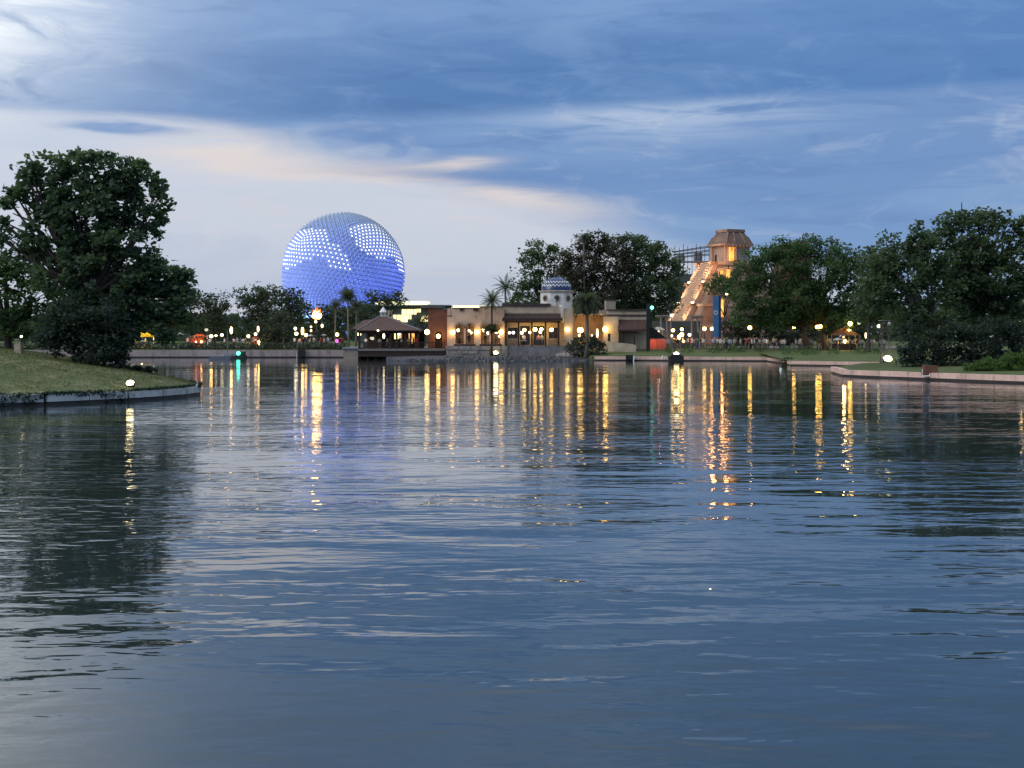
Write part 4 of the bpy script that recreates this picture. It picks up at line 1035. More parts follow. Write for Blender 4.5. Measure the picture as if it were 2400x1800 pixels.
q = MB(); q.box(xp(806), ax0 + 3, YP + 9.5, YP + 16, zp(772), zp(770)); q.loft([(xp(806), YP + 9.3, zp(770)), (xp(872), YP + 9.3, zp(770)), (xp(872), YP + 16, zp(770)), (xp(806), YP + 16, zp(770))], [(xp(832), YP + 12.6, zp(748)), (xp(872), YP + 12.6, zp(744)), (xp(872), YP + 12.8, zp(744)), (xp(832), YP + 12.8, zp(748))])
q.build('side_roof', M['roof_brown'], pav)
cu = MB(); cu.box(cxp - .42, cxp + .42, cyp - .42, cyp + .42, za - .1, zp(731)); cuo = cu.build('cupola', M['white_plaster'], pav)
q = MB(); q.lathe([(.62, zp(731)), (.60, zp(730)), (.36, zp(725)), (.03, zp(718))], (cxp, cyp, 0), 8, R(22.5)); q.build('cupola_roof', M['white_paint'], cuo)
q = MB(); q.box(cxp - .28, cxp + .28, cyp - .45, cyp - .422, zp(738), zp(733)); q.build('louvre', M['slate'], cuo)
for px in (847, 883, 919, 953, 982):
    for yy in (ay0 + .6, ay1 - .6):
        q = MB(); q.box(xp(px) - .15, xp(px) + .15, yy - .15, yy + .15, zp(817), ze - .13); q.build('post', M['wood_dark'], pav)
q = MB(); q.box(ax0 + .3, ax1 - .3, ay0 + .45, ay0 + .65, ze - .5, ze - .14); q.build('beam', M['wood_dark'], pav)
q = MB(); q.box(xp(844), xp(986), ay1 - .5, ay1 - .2, zp(817), ze - .2); q.build('back_wall', M['wood_dark'], pav)
for a, b, c_, d_, mm in ((913, 923, 780, 795, 'W_yellow'), (923.5, 931, 782, 793, 'W_orange'), (948, 962, 780, 806, 'W_amber'), (854, 866, 790, 797, 'L_dim')):
    q = MB(); q.box(xp(a), xp(b), ay1 - .62, ay1 - .52, zp(d_), zp(c_)); q.build('window', M[mm], pav)
q = MB(); q.box(xp(852), xp(880), ay0 + 3, ay0 + 3.8, zp(817), zp(803)); q.build('bar_counter', M['wood_dark'], pav)

# ---- stepped stone pyramid with a temple on top -------------------------------
YY = 268.0; cxw = X(1712, YY); k_ = YY / F
z0p, z1p = Z(768, YY), Z(617, YY)                 # foot (hidden below by stalls) and top platform
ang = math.atan2(-0.43, -0.90)                    # the stair climbs the face that looks left and towards us
pyr = thing('stone_pyramid', 'stepped stone pyramid with lit stair and temple on top among the trees', 'pyramid', (cxw, YY, 1.6))
T = Matrix.Translation((cxw, YY, 0)) @ Matrix.Rotation(ang, 4, 'Z')      # local +x: down the stair; local +y: to the right-hand face
zg = 1.6; topz = z1p; H_ = topz - zg
tiers = 4; half_t, slope = 4.0, 0.60
for i in range(tiers):
    a0, a1 = zg + H_ * i / tiers, zg + H_ * (i + 1) / tiers
    h0, h1 = half_t + (topz - a0) * slope + .3, half_t + (topz - a1) * slope + .9
    q = MB(T); hw = lambda h: 2.75 + (h - half_t) * .42; sq = lambda h, zz_: [(h, -hw(h), zz_), (h, hw(h), zz_), (-h, hw(h), zz_), (-h, -hw(h), zz_)]
    q.loft(sq(h0, a0), sq(h1, a1 - .55)); ti = q.build('tier', M['pyr'], pyr)
    q = MB(T); q.loft(sq(h1 + .35, a1 - .548), sq(h1 + .25, a1 - .002)); q.build('ledge', M['pyr_light'], ti)
M['stair_stone'] = material('stair_stone', (0.40, 0.29, 0.225), 0.95, 0.22, 0.7, 0.6, 4)
def stair(T, label):
    s_ = MB(T); n_ = 34; run = H_ * slope
    for i in range(n_):
        za_, zb_ = zg + H_ * i / n_, zg + H_ * (i + 1) / n_
        xo = half_t + 1.7 + (topz - za_) * slope
        s_.box(half_t - 1 + (topz - zb_) * slope, xo, -2.1, 2.1, max(zg, za_ - 1.2), zb_)
    st_ = s_.build('stair', M['stair_stone'], pyr)
    for sg in (-1, 1):
        for i in range(tiers):
            a0, a1 = zg + H_ * i / tiers, zg + H_ * (i + 1) / tiers
            xa_, xb_ = half_t + 1.9 + (topz - a0) * slope, half_t + 1.9 + (topz - a1) * slope
            y0_, y1_ = sg * 2.11, sg * 2.95
            if y0_ > y1_: y0_, y1_ = y1_, y0_
            q = MB(T); q.loft([(xa_, y0_, a0 - .3), (xa_, y1_, a0 - .3), (xa_ - 2.6, y1_, a0 - .3), (xa_ - 2.6, y0_, a0 - .3)], [(xb_ + .05, y0_, a1 - .45), (xb_ + .05, y1_, a1 - .45), (xb_ - 2.2, y1_, a1 - .45), (xb_ - 2.2, y0_, a1 - .45)])
            ck = q.build('balustrade', M['pyr_light'], pyr)
            q = MB(T); q.box(xb_ - 1.6, xb_ + .75, y0_ - .12, y1_ + .12, a1 - .448, a1 + .05); q.build('cap_stone', M['pyr'], ck)
            # a slot of light set along the outer cheek, brightest at its foot
            q = MB(T); q.loft([(xa_ - .45, y0_ + .2, a0 + .05), (xa_ - .05, y0_ + .2, a0 + .05), (xa_ - .05, y1_ - .2, a0 + .05), (xa_ - .45, y1_ - .2, a0 + .05)], [(xa_ - .60, y0_ + .2, a0 + .32), (xa_ + .12, y0_ + .2, a0 + .32), (xa_ + .12, y1_ - .2, a0 + .32), (xa_ - .6, y1_ - .2, a0 + .32)])
            q.build('uplight', M['L_pale'], ck)
            l = bpy.data.lights.new('uplight_glow', 'SPOT'); l.energy = 2600; l.color = (1.0, .60, .28); l.spot_size = R(60); l.spot_blend = .8; l.shadow_soft_size = .2
            lo = bpy.data.objects.new('uplight_glow', l); col.objects.link(lo); lo.parent = pyr
            wp = T @ Vector((xa_ + 1.1, (y0_ + y1_) / 2, a0 + .2)); tg = T @ Vector(((xa_ + xb_) / 2 + .2, (y0_ + y1_) / 2, (a0 + a1) / 2 + .6))
            lo.location = wp - Vector(pyr.location); lo.rotation_euler = (tg - wp).to_track_quat('-Z', 'Y').to_euler()
stair(T, 'a')
# carved lit blocks on the corner and the temple
tem = MB(T); h = 2.75; zt0, zt1 = topz, Z(578, YY)
tem.box(-h, h, -h, h, zt0 - .001, zt1); tem.box(h, h + .4, -h, -h + .9, zt0, zt1 - .003); tem.box(h, h + .4, h - .5, h, zt0, zt1 - .003); tem.box(h - 2.15, h - 1.88, h, h + .35, zt0, zt1 - .003); tem.box(h - .2, h - .02, h, h + .35, zt0, zt1 - .003)
to = tem.build('temple', M['pyr_light'], pyr)
q = MB(T); q.box(h - 1.65, h - .22, h + .002, h + .08, zt0 + .25, zt1 - .35); q.build('lit_doorway', M['W_orange'], to)
q = MB(T); q.box(h + .002, h + .06, -1.45, -.8, zt0 + .02, zt0 + 1.7); q.build('dark_doorway', M['wood_dark'], to)
q = MB(T); q.box(-h + .4, h - 2.2, h + .002, h + .10, zt0 + .5, zt1 - .5); q.build('grey_screen', M['slate'], to)
q = MB(T); q.box(-h - .55, h + .75, -h - .55, h + .55, zt1, zt1 + .45); q.build('cornice', M['pyr'], to)
for i in range(7):
    q = MB(T); v_ = -h + .3 + i * (2 * h - .6) / 6; q.ball((v_, h + .55, zt1 - .12), .24, 8, 5); q.build('boss', M['pyr'], to)
q = MB(T); zr = Z(539, YY); zt2 = zt1 + .45; zr2 = zr - .55
ro = [(h + .65, -h - .45), (h + .65, h + .45), (-h - .45, h + .45), (-h - .45, -h - .45)]
sc = lambda f_, zz_: [(a * f_, b * f_, zz_) for a, b in ro]
q.loft(sc(1, zt2), sc(.80, zt2 + (zr2 - zt2) * .62)); q.loft(sc(.75, zt2 + (zr2 - zt2) * .62 + .002), sc(.60, zr2)); q.loft(sc(.66, zr2 + .002), sc(.64, zr))
rfo = q.build('roof', M['pyr_roof'], to)
q = MB(T)
for a in (-.4, .35, .98):
    q.tube([(a * (h + .5), h + .47, zt2 + .1), (a * (h + .5) * .79, (h + .45) * .79 + .05, zt2 + (zr2 - zt2) * .62), (a * (h + .5) * .6, (h + .45) * .6 + .05, zr2)], .16, 6)
q.build('roof_rib', M['pyr'], rfo)
def niche(px0, px1, py0, py1, yb_, mat):
    q = MB(); q.plate(rect(X(px0 - 4, yb_), X(px1 + 4, yb_), Z(py1 + 2, yb_), Z(py0 - 4, yb_)), [rect(X(px0, yb_), X(px1, yb_), Z(py1, yb_), Z(py0, yb_))], yb_, yb_ + 1.2)
    o = q.build('shrine', M['pyr_light'], pyr)
    q = MB(); q.box(X(px0, yb_), X(px1, yb_), yb_ + .8, yb_ + .9, Z(py1, yb_), Z(py0, yb_)); q.build('lit_recess', M[mat], o)
niche(1688, 1697, 632, 648, YY - 6.3, 'W_orange'); niche(1702, 1712, 630, 650, YY - 6.1, 'W_orange')
niche(1681, 1697, 702, 742, YY - 11, 'W_orange')
for px, py, yy, en in ((1690, 640, YY - 9, 260), (1690, 725, YY - 14, 420), (1668, 602, YY - 9, 420), (1759, 602, YY + 3, 500), (1700, 596, YY - 7, 260)):
    l = bpy.data.lights.new('temple_light', 'POINT'); l.energy = en; l.color = (1, .42, .12); l.shadow_soft_size = .4
    lo = bpy.data.objects.new('temple_light', l); col.objects.link(lo); lo.parent = pyr; lo.location = Vector(W(px, py, yy)) - Vector(pyr.location)
# roof frame on the building behind the pyramid
sf = thing('steel_roof_frame', 'thin dark steel roof frame left of the pyramid temple', 'scaffold', (X(1620, 280), 280, Z(600, 280)))
ys = 280; q = MB()
for py0, py1 in ((588, 578), (594, 588), (601, 597)): q.tube([W(1578, py0 + 2, ys), W(1672, py1 - 3, ys)], .09, 6); q.tube([W(1578, py0 + 4, ys + 3), W(1672, py1, ys + 3)], .09, 6)
q.build('rail', M['metal_dark'], sf)
for px in range(1582, 1672, 10):
    q = MB(); q.tube([W(px, 642, ys + .8), W(px, 572 + (px % 3) * 4, ys)], .06, 5); q.build('pole', M['metal_dark'], sf)
q = MB(); q.box(X(1580, ys), X(1668, ys), ys + .3, ys + 3.2, Z(614, ys), Z(611.5, ys)); q.build('deck', M['slate'], sf)
q = MB(); q.box(X(1590, ys), X(1606, ys), ys + 1, ys + 3, Z(611.4, ys), Z(596, ys)); q.build('hut', M['slate'], sf)
q = MB(); q.box(X(1630, ys), X(1648, ys), ys + 1, ys + 3, Z(611.4, ys), Z(590, ys)); q.build('hut', M['slate'], sf)
q = MB(); q.box(X(1586, ys), X(1660, ys), ys + .4, ys + 14, 1.6, Z(642, ys)); q.build('supporting_wall', M['grey_wall'], sf)
# distant roof over the oaks
fr_ = thing('far_roof', 'low brown roof with a small crane frame above the green oak', 'building', (X(1860, 300), 300, 1.8))
yr = 300; q = MB(); q.loft([(X(1822, yr), yr - 3, Z(577, yr)), (X(1900, yr), yr - 3, Z(572, yr)), (X(1900, yr), yr + 9, Z(572, yr)), (X(1822, yr), yr + 9, Z(577, yr))], [(X(1846, yr), yr + 2, Z(566, yr)), (X(1896, yr), yr + 2, Z(562, yr)), (X(1896, yr), yr + 5, Z(562, yr)), (X(1846, yr), yr + 5, Z(566, yr))]); q.build('roof', M['roof_brown'], fr_)
q = MB(); q.box(X(1828, yr), X(1898, yr), yr - 2, yr + 8, 1.8, Z(578, yr)); q.build('wall', M['brown_wall'], fr_)
q = MB(); q.tube([W(1880, 572, yr), W(1881, 551, yr), W(1896, 550.5, yr), W(1896, 556, yr)], .14, 5); q.tube([W(1881, 565, yr), W(1889, 551, yr)], .1, 5); q.build('crane_frame', M['metal_dark'], fr_)
ms = MB(); ms.tube([W(2254, 520, 210), W(2254, 474, 210)], [.14, .07], 6); ms.tube([W(2254, 790, 210), W(2254, 520, 210)], [.2, .14], 6)
tag(ms.build('mast', M['metal_dark']), 'thin dark mast rising out of the tallest oak', 'mast')
ms = MB(); ms.tube([W(1810, 600, 305), W(1810, 562, 305)], [.08, .05], 5); ms.tube([W(1810, 790, 305), W(1810, 600, 305)], [.12, .08], 5)
tag(ms.build('flagpole', M['metal_dark']), 'hair-thin pole right of the pyramid temple', 'pole')

# ---- giant faceted sphere ------------------------------------------------------
YS = 556.0; SR = 140.5 * YS / F; SC = Vector(W(804.5, 642, YS))
sph = thing('faceted_sphere', 'giant faceted sphere lit blue with rows of white lights', 'sphere building', (SC.x, SC.y, 1.5))
phi = (1 + 5 ** .5) / 2
ico = [Vector(p).normalized() for p in [(-1, phi, 0), (1, phi, 0), (-1, -phi, 0), (1, -phi, 0), (0, -1, phi), (0, 1, phi), (0, -1, -phi), (0, 1, -phi), (phi, 0, -1), (phi, 0, 1), (-phi, 0, -1), (-phi, 0, 1)]]
icf = [(0, 11, 5), (0, 5, 1), (0, 1, 7), (0, 7, 10), (0, 10, 11), (1, 5, 9), (5, 11, 4), (11, 10, 2), (10, 7, 6), (7, 1, 8), (3, 9, 4), (3, 4, 2), (3, 2, 6), (3, 6, 8), (3, 8, 9), (4, 9, 5), (2, 4, 11), (6, 2, 10), (8, 6, 7), (9, 8, 1)]
rot = Matrix.Rotation(R(9), 3, 'Y') @ Matrix.Rotation(R(24), 3, 'Z') @ Matrix.Rotation(R(31.7), 3, 'X')
NF = 16; vd, tri = {}, []
def gv(a, b, c, i, j):
    p = (a * (NF - i - j) + b * i + c * j).normalized(); p = rot @ p
    key = (round(p.x, 4), round(p.y, 4), round(p.z, 4))
    if key not in vd: vd[key] = p
    return vd[key]
for f_ in icf:
    a, b, c = [ico[q] for q in f_]
    for i in range(NF):
        for j in range(NF - i):
            tri.append((gv(a, b, c, i, j), gv(a, b, c, i + 1, j), gv(a, b, c, i, j + 1)))
            if j < NF - i - 1: tri.append((gv(a, b, c, i + 1, j), gv(a, b, c, i + 1, j + 1), gv(a, b, c, i, j + 1)))
q = MB(); q.ball(tuple(SC), SR - .45, 48, 24); q.build('core', M['black_box'], sph, smooth=True)
M['panel'] = material('brushed_panel', (0.42, 0.51, 0.62), 0.52, 0.10, 0.4, metal=0.35, spec=0.5)  # grey panels; the blue light on them is put into this colour
def panel(t, mb):
    cen = (t[0] + t[1] + t[2]) / 3
    ed = [SC + (cen + (p - cen) * 0.945) * SR for p in t]
    ap = SC + cen.normalized() * (SR + .85)
    lo_ = [p - cen.normalized() * .35 for p in ed]
    mb.add([*ed, ap, *lo_], [(0, 1, 3), (1, 2, 3), (2, 0, 3), (0, 4, 5, 1), (1, 5, 6, 2), (2, 6, 4, 0)])
vdir = (Vector((0, 0, CAMH)) - SC).normalized()
tri.sort(key=lambda t: -((t[0] + t[1] + t[2]).normalized().dot(vdir) + 0.25 * (t[0] + t[1] + t[2]).normalized().z))
for t in tri[:300]:
    mb = MB(); panel(t, mb); mb.build('panel', M['panel'], sph)
mb = MB()
for t in tri[300:]: panel(t, mb)
tag(mb.build('panels', M['panel'], sph), kind='stuff')
zoomp = lambda l: [(650 + a / 6.913, 490 + b / 6.913) for a, b in l]
lamps_at = [zoomp([(330, 390), (440, 325), (640, 310), (830, 315), (835, 520), (980, 580), (1060, 700), (1185, 790), (1225, 980), (870, 950), (790, 830), (700, 800), (560, 800), (400, 860), (170, 990), (90, 930), (120, 740), (220, 520)]),
            zoomp([(1140, 340), (1320, 260), (1490, 225), (1660, 270), (1800, 400), (1960, 600), (2010, 760), (2045, 1020), (1960, 1030), (1900, 800), (1600, 790), (1440, 740), (1280, 590)])]
lg = MB(); lg.lathe([(.30, -.05), (.27, .10), (.15, .2)], (0, 0, 0), 8)
led = lg.build('white_light', M['L_led'], None); led.parent = sph
first = True; nl = 0
vlist = sorted(vd.values(), key=lambda p: -p.dot(vdir))
for p in vlist:
    wpt = SC + p * (SR + .22)
    if p.dot((Vector((0, 0, CAMH)) - wpt).normalized()) < 0.02: continue
    px, py = 1200 + F * wpt.x / wpt.y, HORIZ - (wpt.z - CAMH) * F / wpt.y
    if not any(inside((px, py), l) for l in lamps_at): continue
    o = led if first else led.copy()
    if not first: col.objects.link(o); o.parent = sph
    first = False; nl += 1
    o.location = wpt - Vector(sph.location); o.rotation_euler = p.to_track_quat('Z', 'Y').to_euler()
    if nl >= 300: break
q = MB()
for a in (90, 210, 330):
    q.tube([(SC.x + 17 * math.cos(R(a)), SC.y + 17 * math.sin(R(a)), -2), (SC.x + 11 * math.cos(R(a)), SC.y + 11 * math.sin(R(a)), SC.z - SR * .88)], [2.4, 3.2], 8)
q.build('leg', M['white_plaster'], sph)
for dx_, dy_, dz_, en, cc in ((-44, -70, 9, 120000, (.30, .35, 1.0)), (36, -52, 2, 130000, (.05, .08, 1.0)), (8, -150, 13, 580000, (.29, .37, 1.0)), (52, -14, 4, 30000, (.06, .09, 1.0)), (-52, -20, 12, 40000, (.24, .25, 1.0))):
    l = bpy.data.lights.new('blue_floodlight', 'SPOT'); l.energy = en; l.color = cc; l.spot_size = R(100); l.spot_blend = .6; l.shadow_soft_size = .6
    lo = bpy.data.objects.new('blue_floodlight', l); col.objects.link(lo); lo.parent = sph
    wp = Vector((SC.x + dx_, SC.y + dy_, dz_)); lo.location = wp - Vector(sph.location); lo.rotation_euler = (SC + Vector((0, 0, 2)) - wp).to_track_quat('-Z', 'Y').to_euler()
# ================================================================== LAMPS
globe_mesh = {}
def globe(mat, root, c, r, tall=1.0):
    key = (mat, round(tall, 2))
    if key not in globe_mesh:
        q = MB(); q.ball((0, 0, 0), 1.0, 12, 8, tall); o = q.build('globe', M[mat], None, smooth=True); o.parent = root; globe_mesh[key] = o.data
    else:
        o = bpy.data.objects.new('globe', globe_mesh[key]); col.objects.link(o); o.parent = root
    o.location = Vector(c) - Vector(root.location); o.scale = (r, r, r)
    return o

def lamp(px, py, Y, kind, mat, rpx, label, group=None, zg=1.6, tall=1.0, name='street_lamp', cat='lamp'):
    c = Vector(W(px, py, Y)); r = rpx * 0.80 * Y / F
    root = thing(name, label, cat, (c.x, c.y, zg if kind == 'post' else c.z), group)
    globe(mat, root, c, r, tall)
    q = MB(); h = r * tall
    if kind == 'post':
        q.tube([(c.x, c.y, zg - .1), (c.x, c.y, zg + .5), (c.x, c.y, c.z - h * .95)], [.11, .07, .05], 8)
        q.build('post', M['metal_dark'], root)
        q = MB(); q.lathe([(r * .55, h * .86), (r * .35, h * 1.08), (.03, h * 1.3)], c, 8); q.build('cap', M['metal_dark'], root)
    elif kind == 'hang':
        q.tube([(c.x, c.y, c.z + h * .9), (c.x, c.y, c.z + h * .9 + .75)], .02, 5); q.build('rod', M['metal_dark'], root)
        q = MB(); q.lathe([(r * .6, h * .85), (.03, h * 1.25)], c, 8); q.build('cap', M['metal_dark'], root)
    elif kind == 'wall':
        q.tube([(c.x, c.y, c.z + h * .9), (c.x, c.y + r * .7, c.z + h * 1.15), (c.x, c.y + r + .12, c.z + h * .8)], .035, 6); q.build('bracket', M['metal_dark'], root)
    return root
NM = dict(name='lantern', cat='lantern')
GA, GW = 'lanterns of the tan building', 'lamps of the right promenade'
# tan building: wall lanterns and lanterns inside the arches
for px, py, r, lb in ((1060.8, 779, 6.2, 'yellow wall lantern left of the first arched window'), (1117.7, 778.5, 6.2, 'yellow wall lantern between the two pairs of arches'), (1174.7, 778.5, 6.8, 'yellow wall lantern between the last arch and the canopy post')):
    lamp(px, py, Y0 - .55, 'wall', 'L_warm', r, lb, GA, **NM)
lamp(1330, 772, Y0 - .45, 'wall', 'L_warm', 6.2, 'yellow wall lantern on the pier right of the canopy', GA, **NM)
lamp(1419, 772, Y0 - .3, 'wall', 'L_gold', 8.0, 'large golden lantern on the end block right of the shaggy palm', GA, **NM)
lamp(1360, 774, Y0 + 2, 'hang', 'L_warm', 8.5, 'wide bright lantern in the lit recess left of the palm trunk', GA, **NM)
lamp(1358, 786, Y0 + 2.5, 'hang', 'L_small', 4.0, 'smaller lantern under the bright one in the lit recess', GA, **NM)
lamp(1386.5, 787, Y0 + 2, 'hang', 'L_pale', 3.2, 'tiny pale lantern just right of the palm trunk', GA, **NM)
lamp(1400, 781, Y0 + 1, 'wall', 'L_small', 3.2, 'slim lit sconce left of the large golden lantern', GA, tall=4.2, **NM)
for px, py, r, mt, lb in ((1074, 774, 4.6, 'L_pale', 'round pale lantern in the first arched window'), (1100, 775, 4.2, 'L_small', 'upper lantern in the second arched window'), (1104, 780, 4.0, 'L_small', 'lower lantern in the second arched window'),
                          (1133, 774, 4.8, 'L_pale', 'round pale lantern in the third arched window'), (1144, 780.5, 4.6, 'L_pale', 'second lantern in the third arched window beside the palm trunk'), (1161, 774, 4.0, 'L_small', 'upper lantern in the last arched window'), (1163, 780, 3.8, 'L_small', 'middle lantern in the last arched window'), (1170.5, 788, 3.2, 'L_pale', 'lowest small lantern in the last arched window')):
    lamp(px, py, Y0 + 2.6, 'hang', mt, r, lb, GA, **NM)
for px, py, r, mt, lb in ((1194, 780, 3.6, 'L_pale', 'left of two small lanterns before the left canopy window'), (1203, 779.5, 4.2, 'L_pale', 'right of two small lanterns before the left canopy window'), (1222.8, 780, 4.4, 'L_pale', 'low lantern by the second canopy post'), (1229, 773.5, 5.0, 'L_warm', 'raised oval lantern by the second canopy post'),
                          (1242, 779, 3.8, 'L_pale', 'small lantern left of the middle canopy post'), (1254, 772, 5.8, 'L_warm', 'largest lantern under the canopy right of the middle post'), (1266.5, 778, 4.4, 'L_pale', 'lower of a close pair of lanterns by the fourth canopy post'), (1269, 771.5, 4.6, 'L_warm', 'upper of a close pair of lanterns by the fourth canopy post'), (1278.5, 771, 2.6, 'L_pale', 'tiny white lantern on the fourth canopy post'), (1292.5, 773, 5.4, 'L_gold', 'yellow lantern before the right canopy window')):
    lamp(px, py, Y0 + .9, 'hang', mt, r, lb, GA, **NM)
lamp(1001, 778, 203.5, 'wall', 'L_warm', 7.4, 'large yellow lantern at the right eave of the pavilion', 'lanterns near the pavilion', **NM)
lamp(1027.5, 788, 206.2, 'wall', 'L_warm', 6.2, 'golden wall lantern on the red-brown building', 'lanterns near the pavilion', **NM)
lamp(842, 783.5, 204, 'hang', 'L_warm', 5.0, 'lantern at the left corner of the pavilion roof', 'lanterns near the pavilion', **NM)
lamp(886, 774.5, 202.5, 'hang', 'L_pale', 2.8, 'tiny white lamp on the front eave of the pavilion', 'lanterns near the pavilion', **NM)
lamp(899.5, 787.5, 208, 'hang', 'L_pale', 3.2, 'tall slim lit lantern in the middle of the pavilion', 'lanterns near the pavilion', tall=2.4, **NM)
lamp(935.7, 782, 207, 'hang', 'L_pale', 4.4, 'round lantern right of the lit pavilion window', 'lanterns near the pavilion', **NM)
lamp(937.6, 790.5, 208, 'hang', 'L_dim', 2.8, 'dim globe below the round pavilion lantern', 'lanterns near the pavilion', **NM)
GL = 'lamps of the far left promenade'
for px, py, mt, r, tall, lb in ((790, 784, 'L_warm', 5.0, 1, 'globe lamp between the palms left of the pavilion'), (789.5, 799, 'L_pink', 4.6, 1.3, 'magenta glowing lamp under the globe lamp by the palms'), (692, 770, 'L_pale', 3.8, 1.25, 'upper globe lamp left of the slim yellow lantern'), (694.6, 782, 'L_pale', 5.2, 1, 'larger lower globe lamp left of the slim yellow lantern'),
                                (709, 775.5, 'L_warm', 3.6, 3.2, 'slim tall yellow lantern left of the flame'), (717, 785, 'L_warm', 4.6, 1, 'globe lamp at the foot of the slim yellow lantern'), (729, 766, 'L_small', 2.9, 1.1, 'upper small pinkish lamp below the flame'), (729, 775, 'L_small', 2.9, 1.2, 'lower small pinkish lamp below the flame'), (740, 754, 'L_small', 4.0, 1, 'round lamp directly below the flame bowl'), (755, 763.5, 'L_small', 3.6, 1.6, 'oval lamp right of the flame stand'),
                                (605, 771, 'L_small', 3.2, 3.0, 'slim tall lantern at the left side of the dense dark tree'), (599, 783, 'L_pale', 4.2, 1, 'round globe lamp at the left side of the dense dark tree'), (582, 788, 'L_pale', 4.6, 1, 'round white globe lamp left of the dense dark tree'), (606.5, 803, 'L_gold', 3.0, 2.4, 'low orange lantern at the hedge before the dense dark tree'),
                                (542, 774, 'L_warm', 3.6, 3.0, 'slim tall yellow lantern above the barge'), (520, 785, 'L_pale', 4.8, .8, 'flat white lamp left of the tall lantern above the barge'), (495, 788, 'L_warm', 5.0, .9, 'flat yellow lamp between the orange stall and the barge'), (506, 786.5, 'L_pale', 4.2, .5, 'flattened white lamp right of the flat yellow lamp'), (483.7, 773, 'L_dim', 5.6, .8, 'dim greenish globe above the orange stall'), (459, 801, 'L_small', 2.6, 1, 'left small lamp in the front of the orange stall'), (472, 801, 'L_warm', 3.0, 1, 'right small lamp in the front of the orange stall')):
    lamp(px, py, 227.5, 'post', mt, r, lb, GL, zg=1.55, tall=tall)
for px, py, Y, mt, r, tall, lb in ((1574, 739, 222, 'L_pale', 4.0, 1, 'white lamp at the foot of the pyramid stair'), (1577.6, 774, 207, 'L_warm', 4.6, 1, 'upper left lamp of the cluster above the lit planter'), (1598, 771.7, 207.5, 'L_warm', 4.4, 1, 'top lamp of the cluster above the lit planter'), (1598, 784, 207, 'L_warm', 5.8, 1, 'biggest lamp in the middle of the cluster above the planter'), (1591.5, 790, 206.5, 'L_gold', 4.4, 1.5, 'deep yellow lamp at the lower left of the biggest cluster lamp'), (1574.7, 787, 207, 'L_small', 3.0, 1.3, 'small lamp at the left of the cluster above the planter'), (1616, 784.6, 207, 'L_pale', 4.6, 1, 'round white lamp right of the cluster above the planter'), (1602, 800, 206.5, 'L_red', 4.4, 1, 'pink lamp at the bottom of the cluster above the planter'), (1627.6, 799, 206.5, 'L_pale', 2.8, 1, 'tiny pinkish white lamp left of the white-shirted crowd'),
                                   (1651, 770.5, 208, 'L_warm', 5.4, 1, 'left of two globe lamps by the blue banner'), (1668.7, 770.5, 208, 'L_warm', 5.0, 1, 'globe lamp touching the left edge of the blue banner'), (1757.5, 768, 206.5, 'L_gold', 5.8, 1, 'bright lamp alone under the left side of the wide oak'), (1861, 766, 206, 'L_gold', 5.2, 1, 'yellow lamp left of the wide oak trunk'), (1882, 769.5, 206, 'L_pale', 2.8, 1, 'tiny white lamp between two yellow lamps under the oak'), (1915, 766, 194.8, 'L_gold', 5.2, 1, 'left globe of the twin lamp before the oak trunk'), (1922.5, 765, 194.8, 'L_gold', 5.2, 1, 'right globe of the twin lamp before the oak trunk'),
                                   (1992.6, 758.5, 196, 'L_gold', 6.0, 1.1, 'bright golden lamp above the lit stall under the oak'), (1990, 776, 196.5, 'L_gold', 6.6, .9, 'large lamp in the ridge of the lit stall under the oak'), (2013, 757, 196, 'L_dim', 5.0, 1, 'unlit globe with a faint added glow right of the bright golden lamp'), (2029, 786, 190, 'L_small', 2.5, 3.6, 'slim glowing tube lamp right of the lit stall'), (2059.7, 764, 188, 'L_pale', 5.2, 1, 'white globe lamp left of the light tower'), (2392, 752.6, 134, 'L_warm', 5.4, 1.1, 'lamp shining through the trees at the right edge')):  # the unlit globe gets its paleness from a faint emission
    lamp(px, py, Y, 'post', mt, r, lb, GW, zg=1.5 if Y > 180 else .9, tall=tall)
# lamp hanging over the blue banner
lamp(1703, 689, 209, 'post', 'L_small', 4.6, 'leaning lamp head above the right side of the blue banner', GW, zg=1.6, tall=.7)

def flood(px, py, Y, rpx, zg, label, mat='L_flood', ry=0.0):
    c = Vector(W(px, py, Y)); r = rpx * Y / F
    root = thing('floodlight', label, 'floodlight', (c.x, c.y, zg), 'floodlights on the water edge')
    q = MB(); q.lathe([(r * 1.15, r * .25), (r * 1.05, -r * .5), (r * .5, -r * .9)], c, 12); q.tube([(c.x, c.y, zg - .1), (c.x, c.y, c.z - r * .8)], [.05, .05], 6); q.build('housing', M['metal_dark'], root)
    globe(mat, root, c + Vector((0, -r * .25, r * .12)), r, .8)
    return root
pz = isl_z((X(306, 73.5), 73.5))
flood(306, 899.5, 73.4, 9.5, pz, 'floodlight glowing in the grass at the edge of the island')
flood(1162, 828, 199.3, 6.0, 1.0, 'small floodlight on the stones below the palm and arches')
flood(1585, 831, 187.4, 6.6, .9, 'floodlight on the dark float at the lawn edge below the lamp cluster')
flood(2079.5, 843, 152.5, 10.5, .55, 'floodlight at the foot of the lattice light tower')
lamp(50, 788.6, 84, 'post', 'L_pale', 3.4, 'small white lamp behind the tan cabinet on the island', zg=2.6, tall=1)
